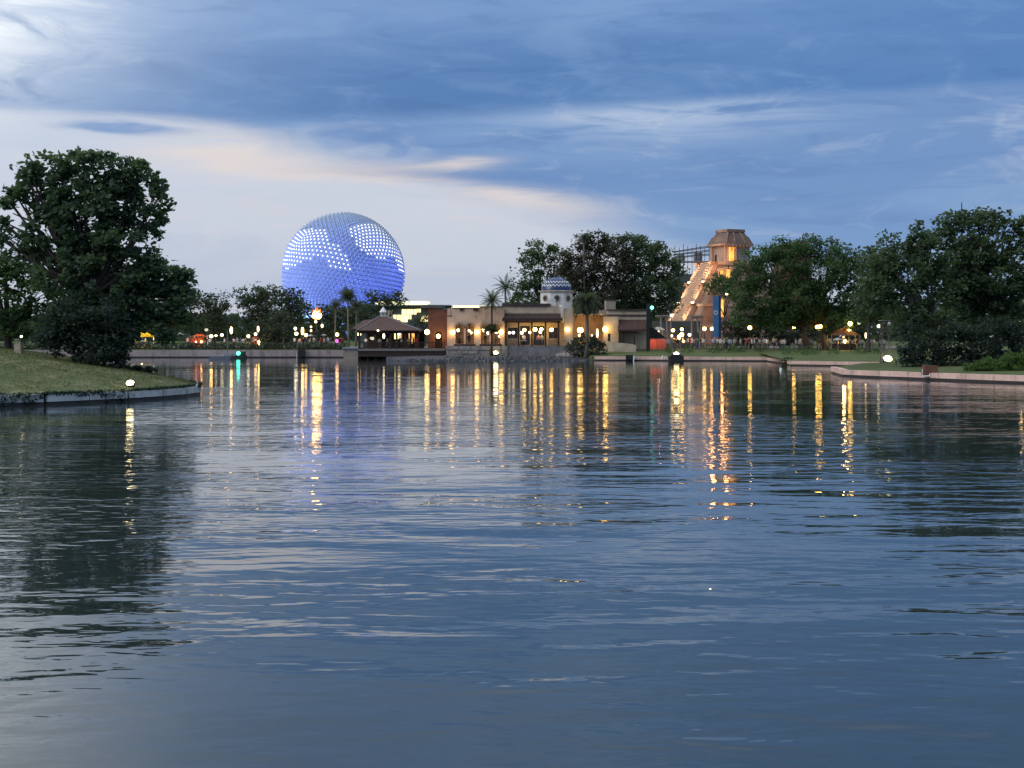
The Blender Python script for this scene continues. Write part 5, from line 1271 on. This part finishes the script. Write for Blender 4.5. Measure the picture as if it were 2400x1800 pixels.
# cabinet on the island
cb = thing('utility_cabinet', 'tan utility cabinet on the crest of the grassy island', 'cabinet', (X(41, 83), 83, isl_z((X(41, 83), 83))))
q = MB(); q.box(X(33, 83), X(49, 83), 83, 83.45, 2.3, Z(804, 83)); q.build('body', M['tan_box'], cb)
q = MB(); q.box(X(32.4, 83), X(49.6, 83), 82.96, 83.5, Z(804, 83), Z(802.6, 83)); q.build('lid', M['tan_box'], cb)
q = MB(); q.box(X(34.5, 83), X(47.5, 83), 82.98, 82.998, 2.62, Z(805, 83)); q.build('door', M['tan_box'], cb)

# torch with a burning flame
tor = thing('flame_torch', 'tall torch with a big orange flame left of the pavilion', 'torch', (X(742.5, 229), 229, 1.6))
cfx = Vector(W(742.5, 748, 229)); kf = 229 / F
q = MB(); q.tube([(cfx.x, 229, 1.5), (cfx.x, 229, cfx.z - .4)], [.16, .10], 8); q.build('post', M['metal_dark'], tor)
q = MB(); q.lathe([(.15, -.55), (.55, -.2), (.72, .05), (.62, .06)], cfx, 12); q.build('bowl', M['metal_dark'], tor)
def flame_mesh(sc, seed):
    q = MB(); r_ = random.Random(seed)
    for k in range(5):
        a = k * 1.256; ox, oy = .30 * math.cos(a) * sc, .30 * math.sin(a) * sc; hh = (1.15 + .5 * r_.random()) * sc
        q.lathe([(.05, 0), (.42 * sc, .25 * hh), (.44 * sc, .45 * hh), (.25 * sc, .75 * hh), (.03, hh)], (cfx.x + ox, 229 + oy, cfx.z + .02), 8)
    return q
flame_mesh(1.12, 4).build('flame', M['flame'], tor, smooth=True)
q = MB()
for k in range(6):
    a = k * 1.05 + .4; rr_ = .75; q.lathe([(.04, .1), (.22, .5), (.20, .9), (.03, 1.55 + .3 * math.sin(k * 2))], (cfx.x + rr_ * math.cos(a) * .8, 229 + rr_ * math.sin(a) * .5, cfx.z + .25), 6)
q.build('flame_tongue', M['flame_outer'], tor, smooth=True)

# green signal lights on dark stands
sg = thing('signal_light', 'green light on a dark float moored beside the barge', 'light', (X(562, 214), 214, 0))
q = MB(); q.box(X(548, 214), X(575, 214), 213.6, 215.4, -.3, Z(833, 214)); q.box(X(564, 214), X(574, 214), 213.9, 214.8, Z(833, 214), Z(824, 214)); q.build('float', M['black_box'], sg)
globe('L_green', sg, W(558.5, 828, 213.4), 4.4 * 214 / F)
q = MB(); q.tube([(X(558.5, 213.6), 213.6, Z(833, 214)), (X(558.5, 213.6), 213.6, Z(831, 214))], .06, 6); q.build('stand', M['metal_dark'], sg)
tg = thing('signal_light', 'teal light on a tall dark post at the right end of the tan building', 'light', (X(1520, 199), 199, 1.5))
q = MB(); q.box(X(1515.5, 199), X(1523.5, 199), 199, 199.5, 1.3, Z(711, 199)); q.build('post', M['metal_dark'], tg)
globe('L_teal', tg, W(1528, 721, 198.9), 4.2 * 199 / F)
q = MB(); q.tube([W(1523, 724, 199.2), W(1528, 725.6, 198.9)], .05, 6); q.build('bracket', M['metal_dark'], tg)

# blue banner
bn = thing('banner', 'tall blue banner with a pale ring emblem before the pyramid', 'banner', (X(1680, 207), 207, 1.55))
q = MB(); q.box(X(1671, 207), X(1684.5, 207), 207, 207.12, Z(790, 207), Z(694, 207)); q.build('banner_cloth', M['banner'], bn)
q = MB(); q.box(X(1684.6, 207), X(1690, 207), 207.0, 207.5, Z(793, 207), Z(692, 207)); q.build('side_cloth', M['banner_dark'], bn)
q = MB(); q.tube([(X(1687, 207), 207.25, 1.4), (X(1687, 207), 207.25, Z(793, 207))], .10, 8); q.build('post', M['metal_dark'], bn)
q = MB(); ce = Vector(W(1677.5, 732.5, 206.98))
for k in range(16):
    a0, a1 = 2 * math.pi * k / 16, 2 * math.pi * (k + 1) / 16
    f_ = lambda r_, a_, y_: (ce.x + r_ * math.cos(a_), y_, ce.z + r_ * math.sin(a_))
    q.loft([f_(.22, a0, 206.96), f_(.22, a1, 206.96), f_(.33, a1, 206.96), f_(.33, a0, 206.96)], [f_(.22, a0, 206.99), f_(.22, a1, 206.99), f_(.33, a1, 206.99), f_(.33, a0, 206.99)])
q.build('ring_emblem', M['white_paint'], bn)

# lattice light tower
M['tower_steel'] = material('weathered_tower_steel', (0.10, 0.095, 0.085), 0.7, 0.2, 3.0)
lt = thing('light_tower', 'slender lattice light tower at the water edge before the right trees', 'tower', (X(2088, 152), 152, .55))
tz_ = Z(752, 152); q = MB(); cs = {}
for i, (sx_, sy_) in enumerate(((-1, -1), (1, -1), (1, 1), (-1, 1))):
    b0_ = (X(2082, 152) + sx_ * .5, 153 + sy_ * .5, .5); t0_ = (X(2080, 152) + sx_ * .42, 153 + sy_ * .42, tz_)
    q = MB(); q.tube([b0_, t0_], .045, 6); q.build('leg', M['tower_steel'], lt); cs[i] = (Vector(b0_), Vector(t0_))
for i in range(4):
    (b0_, t0_), (b1_, t1_) = cs[i], cs[(i + 1) % 4]
    for k in range(3):
        q = MB(); q.tube([b0_.lerp(t0_, k / 3), b1_.lerp(t1_, (k + 1) / 3)], .028, 5); q.tube([b0_.lerp(t0_, (k + 1) / 3), b1_.lerp(t1_, (k + 1) / 3)], .028, 5); q.build('brace', M['tower_steel'], lt)
q = MB(); q.box(X(2080, 152) - .62, X(2080, 152) + .62, 152.4, 153.6, tz_, tz_ + .09); q.build('platform', M['wood_grey'], lt)
q = MB(); q.lathe([(.2, -.1), (.26, .1), (.08, .35)], (X(2086, 152), 152.3, tz_ - .45), 10); q.build('lamp_head', M['metal_grey'], lt)

# barge with equipment and a mast
bg = thing('barge', 'flat grey work barge with a thin mast along the far left wall', 'boat', (X(518, 208), 208, 0))
q = MB(); hx0, hx1 = X(490, 208), X(546, 208)
q.loft([(hx0 + .5, 207.2, -.25), (hx1 - .5, 207.2, -.25), (hx1 - .5, 209.6, -.25), (hx0 + .5, 209.6, -.25)], [(hx0, 206.9, Z(834, 208)), (hx1, 206.9, Z(834, 208)), (hx1, 209.9, Z(834, 208)), (hx0, 209.9, Z(834, 208))]); q.build('hull', M['hull'], bg)
q = MB(); q.box(X(526, 208), X(544, 208), 207.6, 209, Z(834, 208), Z(829, 208)); q.build('cabin_box', M['slate'], bg)
q = MB(); q.tube([(X(532, 208), 208.4, Z(834, 208)), (X(532, 208), 208.4, Z(775, 208))], [.09, .05], 6); q.tube([(X(529, 208), 208.4, Z(812, 208)), (X(538, 208), 208.4, Z(812, 208))], .03, 5); q.build('mast', M['wood_grey'], bg)
q = MB()
for px in (492, 500, 508, 516): q.tube([(X(px, 208), 207, Z(834, 208)), (X(px, 208), 207, Z(830, 208))], .025, 5)
q.tube([(X(491, 208), 207, Z(830, 208)), (X(517, 208), 207, Z(830, 208))], .025, 5); q.build('rail', M['metal_grey'], bg)
# dark floats and small things at the water edge
fl = thing('float', 'dark equipment float at the lawn edge under the lamp cluster', 'float', (X(1583, 186), 186, 0))
q = MB(); q.box(X(1568, 186), X(1601, 186), 185.2, 187.3, -.3, Z(834, 186)); q.box(X(1574, 186), X(1597, 186), 185.6, 187, Z(834, 186), Z(830.5, 186)); q.build('hull', M['black_box'], fl)
q = MB()
for px in (1576, 1594): q.tube([W(px, 832, 186.9), W(px, 795, 186.9)], .06, 6)
q.build('pole', M['wood_grey'], fl)
q = MB(); q.tube([W(1551, 842, 187), W(1553.5, 833, 187)], [.14, .10], 6); q.tube([W(1556, 842, 186.8), W(1560, 834, 186.8)], [.05, .05], 6)
tag(q.build('mooring_post', M['white_paint']), 'short white mooring post on the pink wall left of the dark float', 'post')
bx2 = thing('pump_box', 'grey pump box with a pale pipe on the pink wall right of the shaggy palm', 'box', (X(1475, 190), 190, .5))
q = MB(); q.box(X(1467, 190), X(1483, 190), 189.7, 190.8, Z(843, 190), Z(832, 190)); q.build('body', M['metal_dark'], bx2)
q = MB(); q.tube([W(1484.5, 848, 189.4), W(1486.5, 834, 189.6)], .08, 6); q.build('pipe', M['white_paint'], bx2)
bx3 = thing('pump_box', 'dark pump box standing on the long mauve wall below the slim lantern', 'box', (X(706, 218), 218, 1.2))
q = MB(); q.box(X(699, 218), X(714, 218), 217.6, 218.55, Z(836, 218), Z(819, 218)); q.build('body', M['metal_dark'], bx3)
q = MB(); q.tube([W(696, 838, 217.6), W(696, 826, 217.8)], .08, 6); q.build('pipe', M['metal_grey'], bx3)
bx4 = thing('intake_box', 'brown intake box on the near pink wall below the undergrowth', 'box', (X(2180, 106.4), 106.4, .55))
q = MB(); q.box(X(2165, 106.6), X(2196, 106.6), 106.3, 107.2, .3, Z(857, 106.6)); q.build('body', M['brown_wall'], bx4)
ld = thing('pool_ladder', 'small white ladder frame hung on the near pink wall', 'ladder', (X(2168, 106.2), 106.2, .5))
q = MB(); q.tube([W(2162, 882, 106.3), W(2162, 868, 106.3), W(2162, 866, 106.8)], .035, 6); q.build('rail', M['white_paint'], ld)
q = MB(); q.tube([W(2162, 881.5, 106.3), W(2179, 881.5, 105.7)], .045, 6); q.build('rung', M['white_paint'], ld)
q = MB(); q.tube([W(2179, 881.8, 105.7), W(2179, 876, 105.8)], .035, 6); q.build('rail', M['white_paint'], ld)
by = thing('buoy', 'small white buoy floating before the right sea wall', 'buoy', (X(1830, 138), 138, 0))
q = MB(); q.ball((X(1830, 138), 138, .04), .17, 10, 6); q.build('float', M['white_paint'], by); q = MB(); q.tube([(X(1829, 138), 138, .15), (X(1829, 138), 138, .32)], .04, 6); q.build('stem', M['white_paint'], by)

# ================================================================== STALLS, TENTS, UMBRELLAS
M['cloth_tan'] = cloth_mat('tan_canvas', (0.30, 0.18, 0.10), 0.25)
def stall(label, px0, px1, Y, py_eave, py_peak, py_skirt, zg, cloth, skirt=None, light=None, roof=None, e=60):
    root = thing('market_stall', label, 'stall', (X((px0 + px1) / 2, Y), Y, zg))
    a, b = X(px0, Y), X(px1, Y); m_ = (a + b) / 2; d = max(3.0, (b - a) * .6)
    q = MB()
    q.loft([(a, Y, Z(py_eave, Y)), (b, Y, Z(py_eave, Y)), (b, Y + d, Z(py_eave, Y)), (a, Y + d, Z(py_eave, Y))], [(m_ - .3, Y + d / 2 - .3, Z(py_peak, Y)), (m_ + .3, Y + d / 2 - .3, Z(py_peak, Y)), (m_ + .3, Y + d / 2 + .3, Z(py_peak, Y)), (m_ - .3, Y + d / 2 + .3, Z(py_peak, Y))])
    q.build('canopy', M[roof or cloth], root)
    for px_ in (a + .1, b - .1):
        for y_ in (Y + .1, Y + d - .1):
            q = MB(); q.tube([(px_, y_, zg - .1), (px_, y_, Z(py_eave, Y))], .05, 6); q.build('pole', M['metal_grey'], root)
    if skirt:
        n_ = max(2, int((b - a) / 1.3))
        for k in range(n_):
            q = MB(); x0_, x1_ = a + (b - a) * k / n_ + .03, a + (b - a) * (k + 1) / n_ - .03
            q.loft([(x0_, Y - .05, zg + .02), (x1_, Y - .05, zg + .02), (x1_, Y - .02, zg + .02), (x0_, Y - .02, zg + .02)], [(x0_, Y, Z(py_skirt + random.uniform(-1.5, 1.5), Y)), (x1_, Y, Z(py_skirt + random.uniform(-1.5, 1.5), Y)), (x1_, Y + .03, Z(py_skirt, Y)), (x0_, Y + .03, Z(py_skirt, Y))])
            q.build('side_cloth', M[skirt], root)
    q = MB(); q.box(a + .4, b - .4, Y + d * .4, Y + d * .4 + .6, zg, zg + .95); q.build('counter', M['wood_dark'], root)
    if light:
        l = bpy.data.lights.new('stall_light', 'POINT'); l.energy = e; l.color = light; l.shadow_soft_size = .25
        lo = bpy.data.objects.new('stall_light', l); col.objects.link(lo); lo.parent = root; lo.location = Vector((m_, Y + d * .45, (Z(py_eave, Y) + zg) / 2 + .3)) - Vector(root.location)
        globe('L_small', root, (m_, Y + d * .5, Z(py_eave, Y) - .25), .12)
    return root
stall('red-walled market stall with dark roof right of the tan building', 1497, 1562, 203.5, 793, 768, 795, 1.5, 'cloth_dark', 'cloth_red', (1, .55, .35), e=420)
stall('small white awning stall before the red-walled stall', 1460, 1500, 202.4, 781, 775, 800, 1.45, 'cloth_white', None, (1, .7, .4), e=40)
stall('glowing orange stall on the far left promenade', 446, 479, 228, 789, 783, 792, 1.55, 'cloth_orange', 'cloth_orange', (1, .5, .25), e=480)
stall('glowing yellow tent seen under the island tree', 303, 351, 228, 789, 775, 792, 1.55, 'cloth_yellow', None, (1, .8, .2), e=2600)
stall('little orange stall beside the dense dark tree', 588, 602, 228, 793, 789, 798, 1.55, 'cloth_orange', 'cloth_orange', (1, .45, .2), e=190)
stall('lit food stall with a brown canopy under the wide oak', 1948, 2018, 195.5, 786, 768, 800, 1.45, 'cloth_tan', None, (1, .62, .22), e=420, roof='cloth_tan')
stall('pale awning right of the teal signal post', 1532, 1560, 206, 773, 766, 800, 1.5, 'cloth_white', None, (1, .6, .45), e=160)
# pergola at the foot of the pyramid
pg = thing('pergola', 'pale timber pergola at the foot of the pyramid', 'pergola', (X(1600, 214), 214, 1.6))
yg = 214; q = MB()
for a, b, py in ((1542, 1568, 741), (1618, 1648, 742)):
    q = MB(); q.box(X(a, yg), X(b, yg), yg, yg + .35, Z(py + 4, yg), Z(py, yg)); q.build('beam', M['wood_grey'], pg)
    for i in range(6):
        px_ = X(a, yg) + (X(b, yg) - X(a, yg)) * (i + .5) / 6; q = MB(); q.box(px_ - .06, px_ + .06, yg - .5, yg + 4, Z(py, yg) + .003, Z(py, yg) + .18); q.build('rafter', M['wood_grey'], pg)
for p0, p1 in (((1549, 790), (1549, 745)), ((1566, 790), (1562, 745)), ((1571, 790), (1572, 752)), ((1622, 790), (1621, 746)), ((1640, 790), (1643, 752)), ((1637, 752), (1634, 746))):
    q = MB(); q.tube([W(p0[0], p0[1] + 28, yg), W(p1[0], p1[1], yg)], .17, 6); q.build('post', M['wood_grey'], pg)
q = MB(); q.box(X(1536, yg), X(1652, yg), yg + 4.2, yg + 4.6, 1.5, Z(752, yg)); q.build('back_wall', M['grey_wall'], pg)

def umbrella(px, py_top, Y, wpx, zg, mat, label, group):
    c = Vector(W(px, py_top, Y)); r = wpx * Y / F / 2
    root = thing('market_umbrella', label, 'umbrella', (c.x, c.y, zg), group)
    q = MB(); n_ = 8; prof = []
    for k in range(n_):
        a0, a1 = 2 * math.pi * k / n_, 2 * math.pi * (k + 1) / n_
        e0 = (c.x + r * math.cos(a0), c.y + r * math.sin(a0), c.z - r * .38); e1 = (c.x + r * math.cos(a1), c.y + r * math.sin(a1), c.z - r * .38)
        q.loft([tuple(c), e0, e1], [(c.x, c.y, c.z - .04), (e0[0], e0[1], e0[2] - .10), (e1[0], e1[1], e1[2] - .10)])
    q.build('canopy', M[mat], root)
    q = MB(); q.tube([(c.x, c.y, zg - .05), (c.x, c.y, c.z - .05)], .04, 6); q.build('pole', M['metal_grey'], root)
GU = 'cafe umbrellas on the far left promenade'
for px, pt, w_, mt, lb in ((732, 782, 24, 'cloth_white', 'white umbrella left of the flame stand'), (757, 782.5, 15, 'cloth_white', 'white umbrella right of the flame stand'), (742, 776, 30, 'cloth_dark', 'dark umbrella behind the two white ones'), (545, 789, 18, 'cloth_dark', 'dark umbrella behind the barge mast'), (664, 789, 16, 'cloth_dark', 'dark umbrella half hidden by the dense dark tree'), (1964, 791, 24, 'cloth_white', 'grey-white umbrella at the left of the lit food stall')):
    umbrella(px, pt, 226.6 if px < 1000 else 193.5, w_, 1.55 if px < 1000 else 1.45, mt, lb, GU if px < 1000 else None)

# ================================================================== PEOPLE
def person_mesh(pose):
    """One continuous body grown on a skeleton with the Skin modifier; materials by height: skin, shirt, trousers, hair, shoes."""
    P_ = {'stand': dict(lf=(.10, 0, .06), rf=(-.10, .02, .06), lk=(.10, -.03, .49), rk=(-.10, 0, .49), le=(.30, .02, 1.08), re=(-.30, 0, 1.08), lh=(.30, -.08, .84), rh=(-.29, -.05, .84)),
          'walk': dict(lf=(.10, -.28, .07), rf=(-.10, .30, .12), lk=(.10, -.16, .50), rk=(-.10, .04, .48), le=(.29, .14, 1.10), re=(-.29, -.10, 1.10), lh=(.27, .10, .86), rh=(-.25, -.28, .92)),
          'arms': dict(lf=(.16, 0, .06), rf=(-.13, .02, .06), lk=(.13, -.03, .49), rk=(-.11, 0, .49), le=(.27, -.12, 1.12), re=(-.28, -.12, 1.12), lh=(.08, -.30, 1.22), rh=(-.16, -.32, 1.30))}[pose]
    J = [((0, 0, .93), .150), ((0, .01, 1.15), .135), ((0, 0, 1.38), .150), ((0, 0, 1.50), .062), ((0, -.01, 1.63), .108), ((0, -.01, 1.72), .085),
         ((.10, 0, .86), .098), (P_['lk'], .068), (P_['lf'], .05), ((P_['lf'][0], P_['lf'][1] - .14, .04), .042), ((-.10, 0, .86), .098), (P_['rk'], .068), (P_['rf'], .05), ((P_['rf'][0], P_['rf'][1] - .14, P_['rf'][2] - .02), .042),
         ((.20, 0, 1.40), .070), (P_['le'], .050), (P_['lh'], .036), ((-.20, 0, 1.40), .070), (P_['re'], .050), (P_['rh'], .036)]
    E_ = [(0, 1), (1, 2), (2, 3), (3, 4), (4, 5), (0, 6), (6, 7), (7, 8), (8, 9), (0, 10), (10, 11), (11, 12), (12, 13), (2, 14), (14, 15), (15, 16), (2, 17), (17, 18), (18, 19)]
    me = bpy.data.meshes.new('person_body'); me.from_pydata([p for p, r in J], E_, [])
    o = bpy.data.objects.new('person_body', me); col.objects.link(o)
    o.modifiers.new('skin', 'SKIN'); sb = o.modifiers.new('sub', 'SUBSURF'); sb.levels = sb.render_levels = 1
    sv = me.skin_vertices[0].data
    for i, (p, r) in enumerate(J): sv[i].radius = (r, r); sv[i].use_root = (i == 0)
    dg = bpy.context.evaluated_depsgraph_get(); nm_ = bpy.data.meshes.new_from_object(o.evaluated_get(dg))
    bpy.data.objects.remove(o)
    for mt in ('skin_light', 'shirt0', 'trousers0', 'hair_dark', 'shoes'): nm_.materials.append(M[mt])
    for p in nm_.polygons:
        c = p.center; mi = 0
        if c.z < .085: mi = 4
        elif c.z < .93: mi = 2
        elif c.z < 1.47: mi = 1
        elif c.z > 1.66 or (c.z > 1.52 and c.y > .04): mi = 3
        if .74 < c.z < 1.32 and abs(c.x) > .235 and c.z < 1.16: mi = 0
        p.material_index = mi
    nm_.name = 'person_body'; nm_.shade_smooth()
    return nm_
M['skin_light'] = material('light_skin', (0.46, 0.29, 0.21), 0.6, 0.08, 4); M['skin_dark'] = material('dark_skin', (0.16, 0.085, 0.055), 0.6, 0.08, 4)
M['hair_dark'] = material('dark_hair', (0.03, 0.022, 0.018), 0.7, 0.2, 8); M['shoes'] = material('dark_shoes', (0.04, 0.04, 0.04), 0.7, 0.2, 8)
SH = [('white', (0.78, 0.77, 0.74)), ('pale grey', (0.48, 0.48, 0.49)), ('black', (0.02, 0.02, 0.022)), ('pink', (0.68, 0.33, 0.34)), ('dark blue', (0.03, 0.05, 0.13)), ('light blue', (0.36, 0.46, 0.60)), ('red', (0.42, 0.05, 0.05)), ('cream', (0.66, 0.58, 0.42)), ('green', (0.06, 0.15, 0.08))]
TR = [('dark', (0.025, 0.027, 0.035)), ('blue', (0.06, 0.09, 0.17)), ('beige', (0.34, 0.28, 0.20)), ('grey', (0.16, 0.16, 0.17))]
for i, (n_, c) in enumerate(SH): M['shirt%d' % i] = material('%s_shirt' % n_.replace(' ', '_'), c, 0.9, 0.12, 5)
for i, (n_, c) in enumerate(TR): M['trousers%d' % i] = material('%s_trousers' % n_, c, 0.9, 0.15, 5)
bodies = {p: person_mesh(p) for p in ('stand', 'walk', 'arms')}
used = {}
def person(px, Y, zg, where, group, sh, tr, pose, rz, sc=1.0, dark=False):
    pose_w = {'stand': 'standing', 'walk': 'walking', 'arms': 'phone raised,'}[pose]
    lb = '%s-shirted person in %s trousers %s %s' % (SH[sh][0].replace(' ', '-'), TR[tr][0], pose_w, where)
    o = bpy.data.objects.new('person', bodies[pose]); col.objects.link(o)
    o.location = (X(px, Y), Y, zg); o.rotation_euler = (0, 0, rz); o.scale = (sc, sc, sc)
    for k, mt in ((1, 'shirt%d' % sh), (2, 'trousers%d' % tr)) + (((0, 'skin_dark'),) if dark else ()):
        o.material_slots[k].link = 'OBJECT'; o.material_slots[k].material = M[mt]
    tag(o, lb, 'person', group)
    return o
pr_ = random.Random(21)
GP = 'crowd on the right promenade'
def where_r(px):
    for lim, w_ in ((1560, 'by the red-walled stall'), (1600, 'under the lamp cluster'), (1632, 'right of the lamp cluster'), (1669, 'left of the blue banner'), (1692, 'below the blue banner'), (1725, 'just right of the blue banner'), (1775, 'under the lone bright lamp'), (1850, 'under the left side of the oak'), (1880, 'below the yellow lamp left of the oak trunk'), (1905, 'left of the twin lamp'), (1940, 'at the oak trunk'), (1985, 'left of the lit food stall'), (2020, 'before the lit food stall'), (2050, 'by the slim tube lamp'), (2200, 'left of the light tower')):
        if px < lim: return w_
bias = [0, 0, 0, 0, 1, 1, 2, 2, 2, 3, 4, 5, 7, 8, 6]
combo = set()
px = 1566.0
while px < 2076:
    Y = pr_.uniform(202.8, 208.5) if px < 1830 else pr_.uniform(196, 202)
    if not (1903 < px < 1912):
        for _ in range(60):
            sh, tr, po = pr_.choice(bias), pr_.randrange(4), pr_.choice(('stand', 'stand', 'walk', 'arms'))
            if (sh, tr, po, where_r(px)) not in combo: break
        combo.add((sh, tr, po, where_r(px)))
        person(px, Y, 1.5 if Y < 206.4 else 1.6, where_r(px), GP, sh, tr, po, pr_.uniform(-3.1, 3.1), pr_.uniform(.92, 1.06), pr_.random() < .25)
    px += pr_.choice((2.6, 3.4, 4.2, 5.0, 6.5, 9.0, 13.0))
GQ = 'people on the far left promenade'
def where_l(px):
    for lim, w_ in ((360, 'before the yellow tent'), (482, 'by the orange stall'), (540, 'left of the tall lantern above the barge'), (582, 'between the barge and the dense dark tree'), (610, 'by the little orange stall'), (706, 'by the slim yellow lantern'), (735, 'under the white umbrella left of the flame'), (765, 'under the flame stand'), (800, 'between the palms'), (1000, 'in the pavilion')):
        if px < lim: return w_
for px in (316, 334, 341, 348, 440, 484, 492, 526, 533, 549, 556, 563, 570, 576, 586, 594, 690, 702, 711, 719, 727, 736, 744, 752, 760, 768, 776, 797, 803):
    for _ in range(60):
        sh, tr, po = pr_.choice(bias), pr_.randrange(4), pr_.choice(('stand', 'stand', 'walk', 'arms'))
        if (sh, tr, po, where_l(px)) not in combo: break
    combo.add((sh, tr, po, where_l(px)))
    person(px, pr_.uniform(226.2, 228.5), 1.6, where_l(px), GQ, sh, tr, po, pr_.uniform(-3.1, 3.1), pr_.uniform(.94, 1.05), pr_.random() < .25)
for px, yy in ((858, 204.5), (866, 207), (890, 205), (908, 204.4), (915, 207.5), (930, 205.2), (941, 204.6), (958, 207), (969, 205), (976, 206.5)):
    for _ in range(60):
        sh, tr, po = pr_.choice(bias), pr_.randrange(4), pr_.choice(('stand', 'walk', 'arms'))
        if (sh, tr, po, 'in the pavilion') not in combo: break
    combo.add((sh, tr, po, 'in the pavilion'))
    person(px, yy, Z(817, 206), 'in the pavilion', 'people in the pavilion', sh, tr, po, pr_.uniform(-3.1, 3.1))
for px, yy, w_, sh, tr, po in ((1077, 203.5, 'behind the first arched window', 1, 0, 'stand'), (1100, 203, 'behind the second arched window', 4, 3, 'stand'), (1138, 203.4, 'behind the third arched window', 2, 2, 'stand'), (1163, 203.2, 'behind the last arched window', 7, 1, 'arms'), (1228, 202, 'before the left canopy door', 0, 0, 'walk'), (1262, 202.2, 'before the right canopy door', 3, 1, 'stand'), (1270, 202.5, 'beside the right canopy door', 5, 3, 'stand')):
    person(px, yy, FL, w_, 'people at the tan building', sh, tr, po, 0.3)

# white tables on the terrace
def table(px, Y, zg, label, mat='white_paint'):
    c = (X(px, Y), Y, zg); root = thing('cafe_table', label, 'table', c)
    q = MB(); q.lathe([(.55, .70), (.57, .72), (.57, .75), (.5, .76)], c, 14); q.build('top', M[mat], root)
    q = MB(); q.lathe([(.28, 0), (.26, .04), (.05, .06), (.05, .70)], c, 10); q.build('pedestal', M['metal_dark'], root)
table(1226, Y0 + .2, FL, 'small white cafe table under the canopy at the second post')
table(1085, 202.6, FL, 'small cafe table behind the first pair of arches')
# rocks at the water edge that can be told apart
rr = random.Random(9)
for px, py, Y, r, lb in ((1312, 834, 199.3, .7, 'pale boulder below the right canopy posts'), (1326, 832, 199, .8, 'pale boulder left of the bush under the shaggy palm'), (1335, 836, 198.2, .6, 'lower pale boulder left of the bush under the shaggy palm'), (1429, 827, 200, .65, 'rounded boulder under the end of the garden wall'), (1444, 826, 200.2, .6, 'rounded boulder right of its like under the garden wall'), (1415, 829, 199, .55, 'grey boulder right of the shaggy palm foot')):
    c = Vector(W(px, py, Y)); q = MB(); n_ = 9
    l0 = [(c.x + r * rr.uniform(.85, 1.2) * math.cos(6.283 * k / n_), c.y + r * math.sin(6.283 * k / n_), c.z - .5) for k in range(n_)]
    l1 = [(c.x + r * rr.uniform(.7, .95) * math.cos(6.283 * k / n_), c.y + r * .8 * math.sin(6.283 * k / n_), c.z + rr.uniform(.05, .25)) for k in range(n_)]
    l2 = [(c.x + r * .4 * math.cos(6.283 * k / n_), c.y + r * .4 * math.sin(6.283 * k / n_), c.z + rr.uniform(.38, .5)) for k in range(n_)]
    q.loft(l0, l1); q.loft(l1, l2); tag(q.build('rock', M['base_stone']), lb, 'rock', 'boulders at the far water edge')
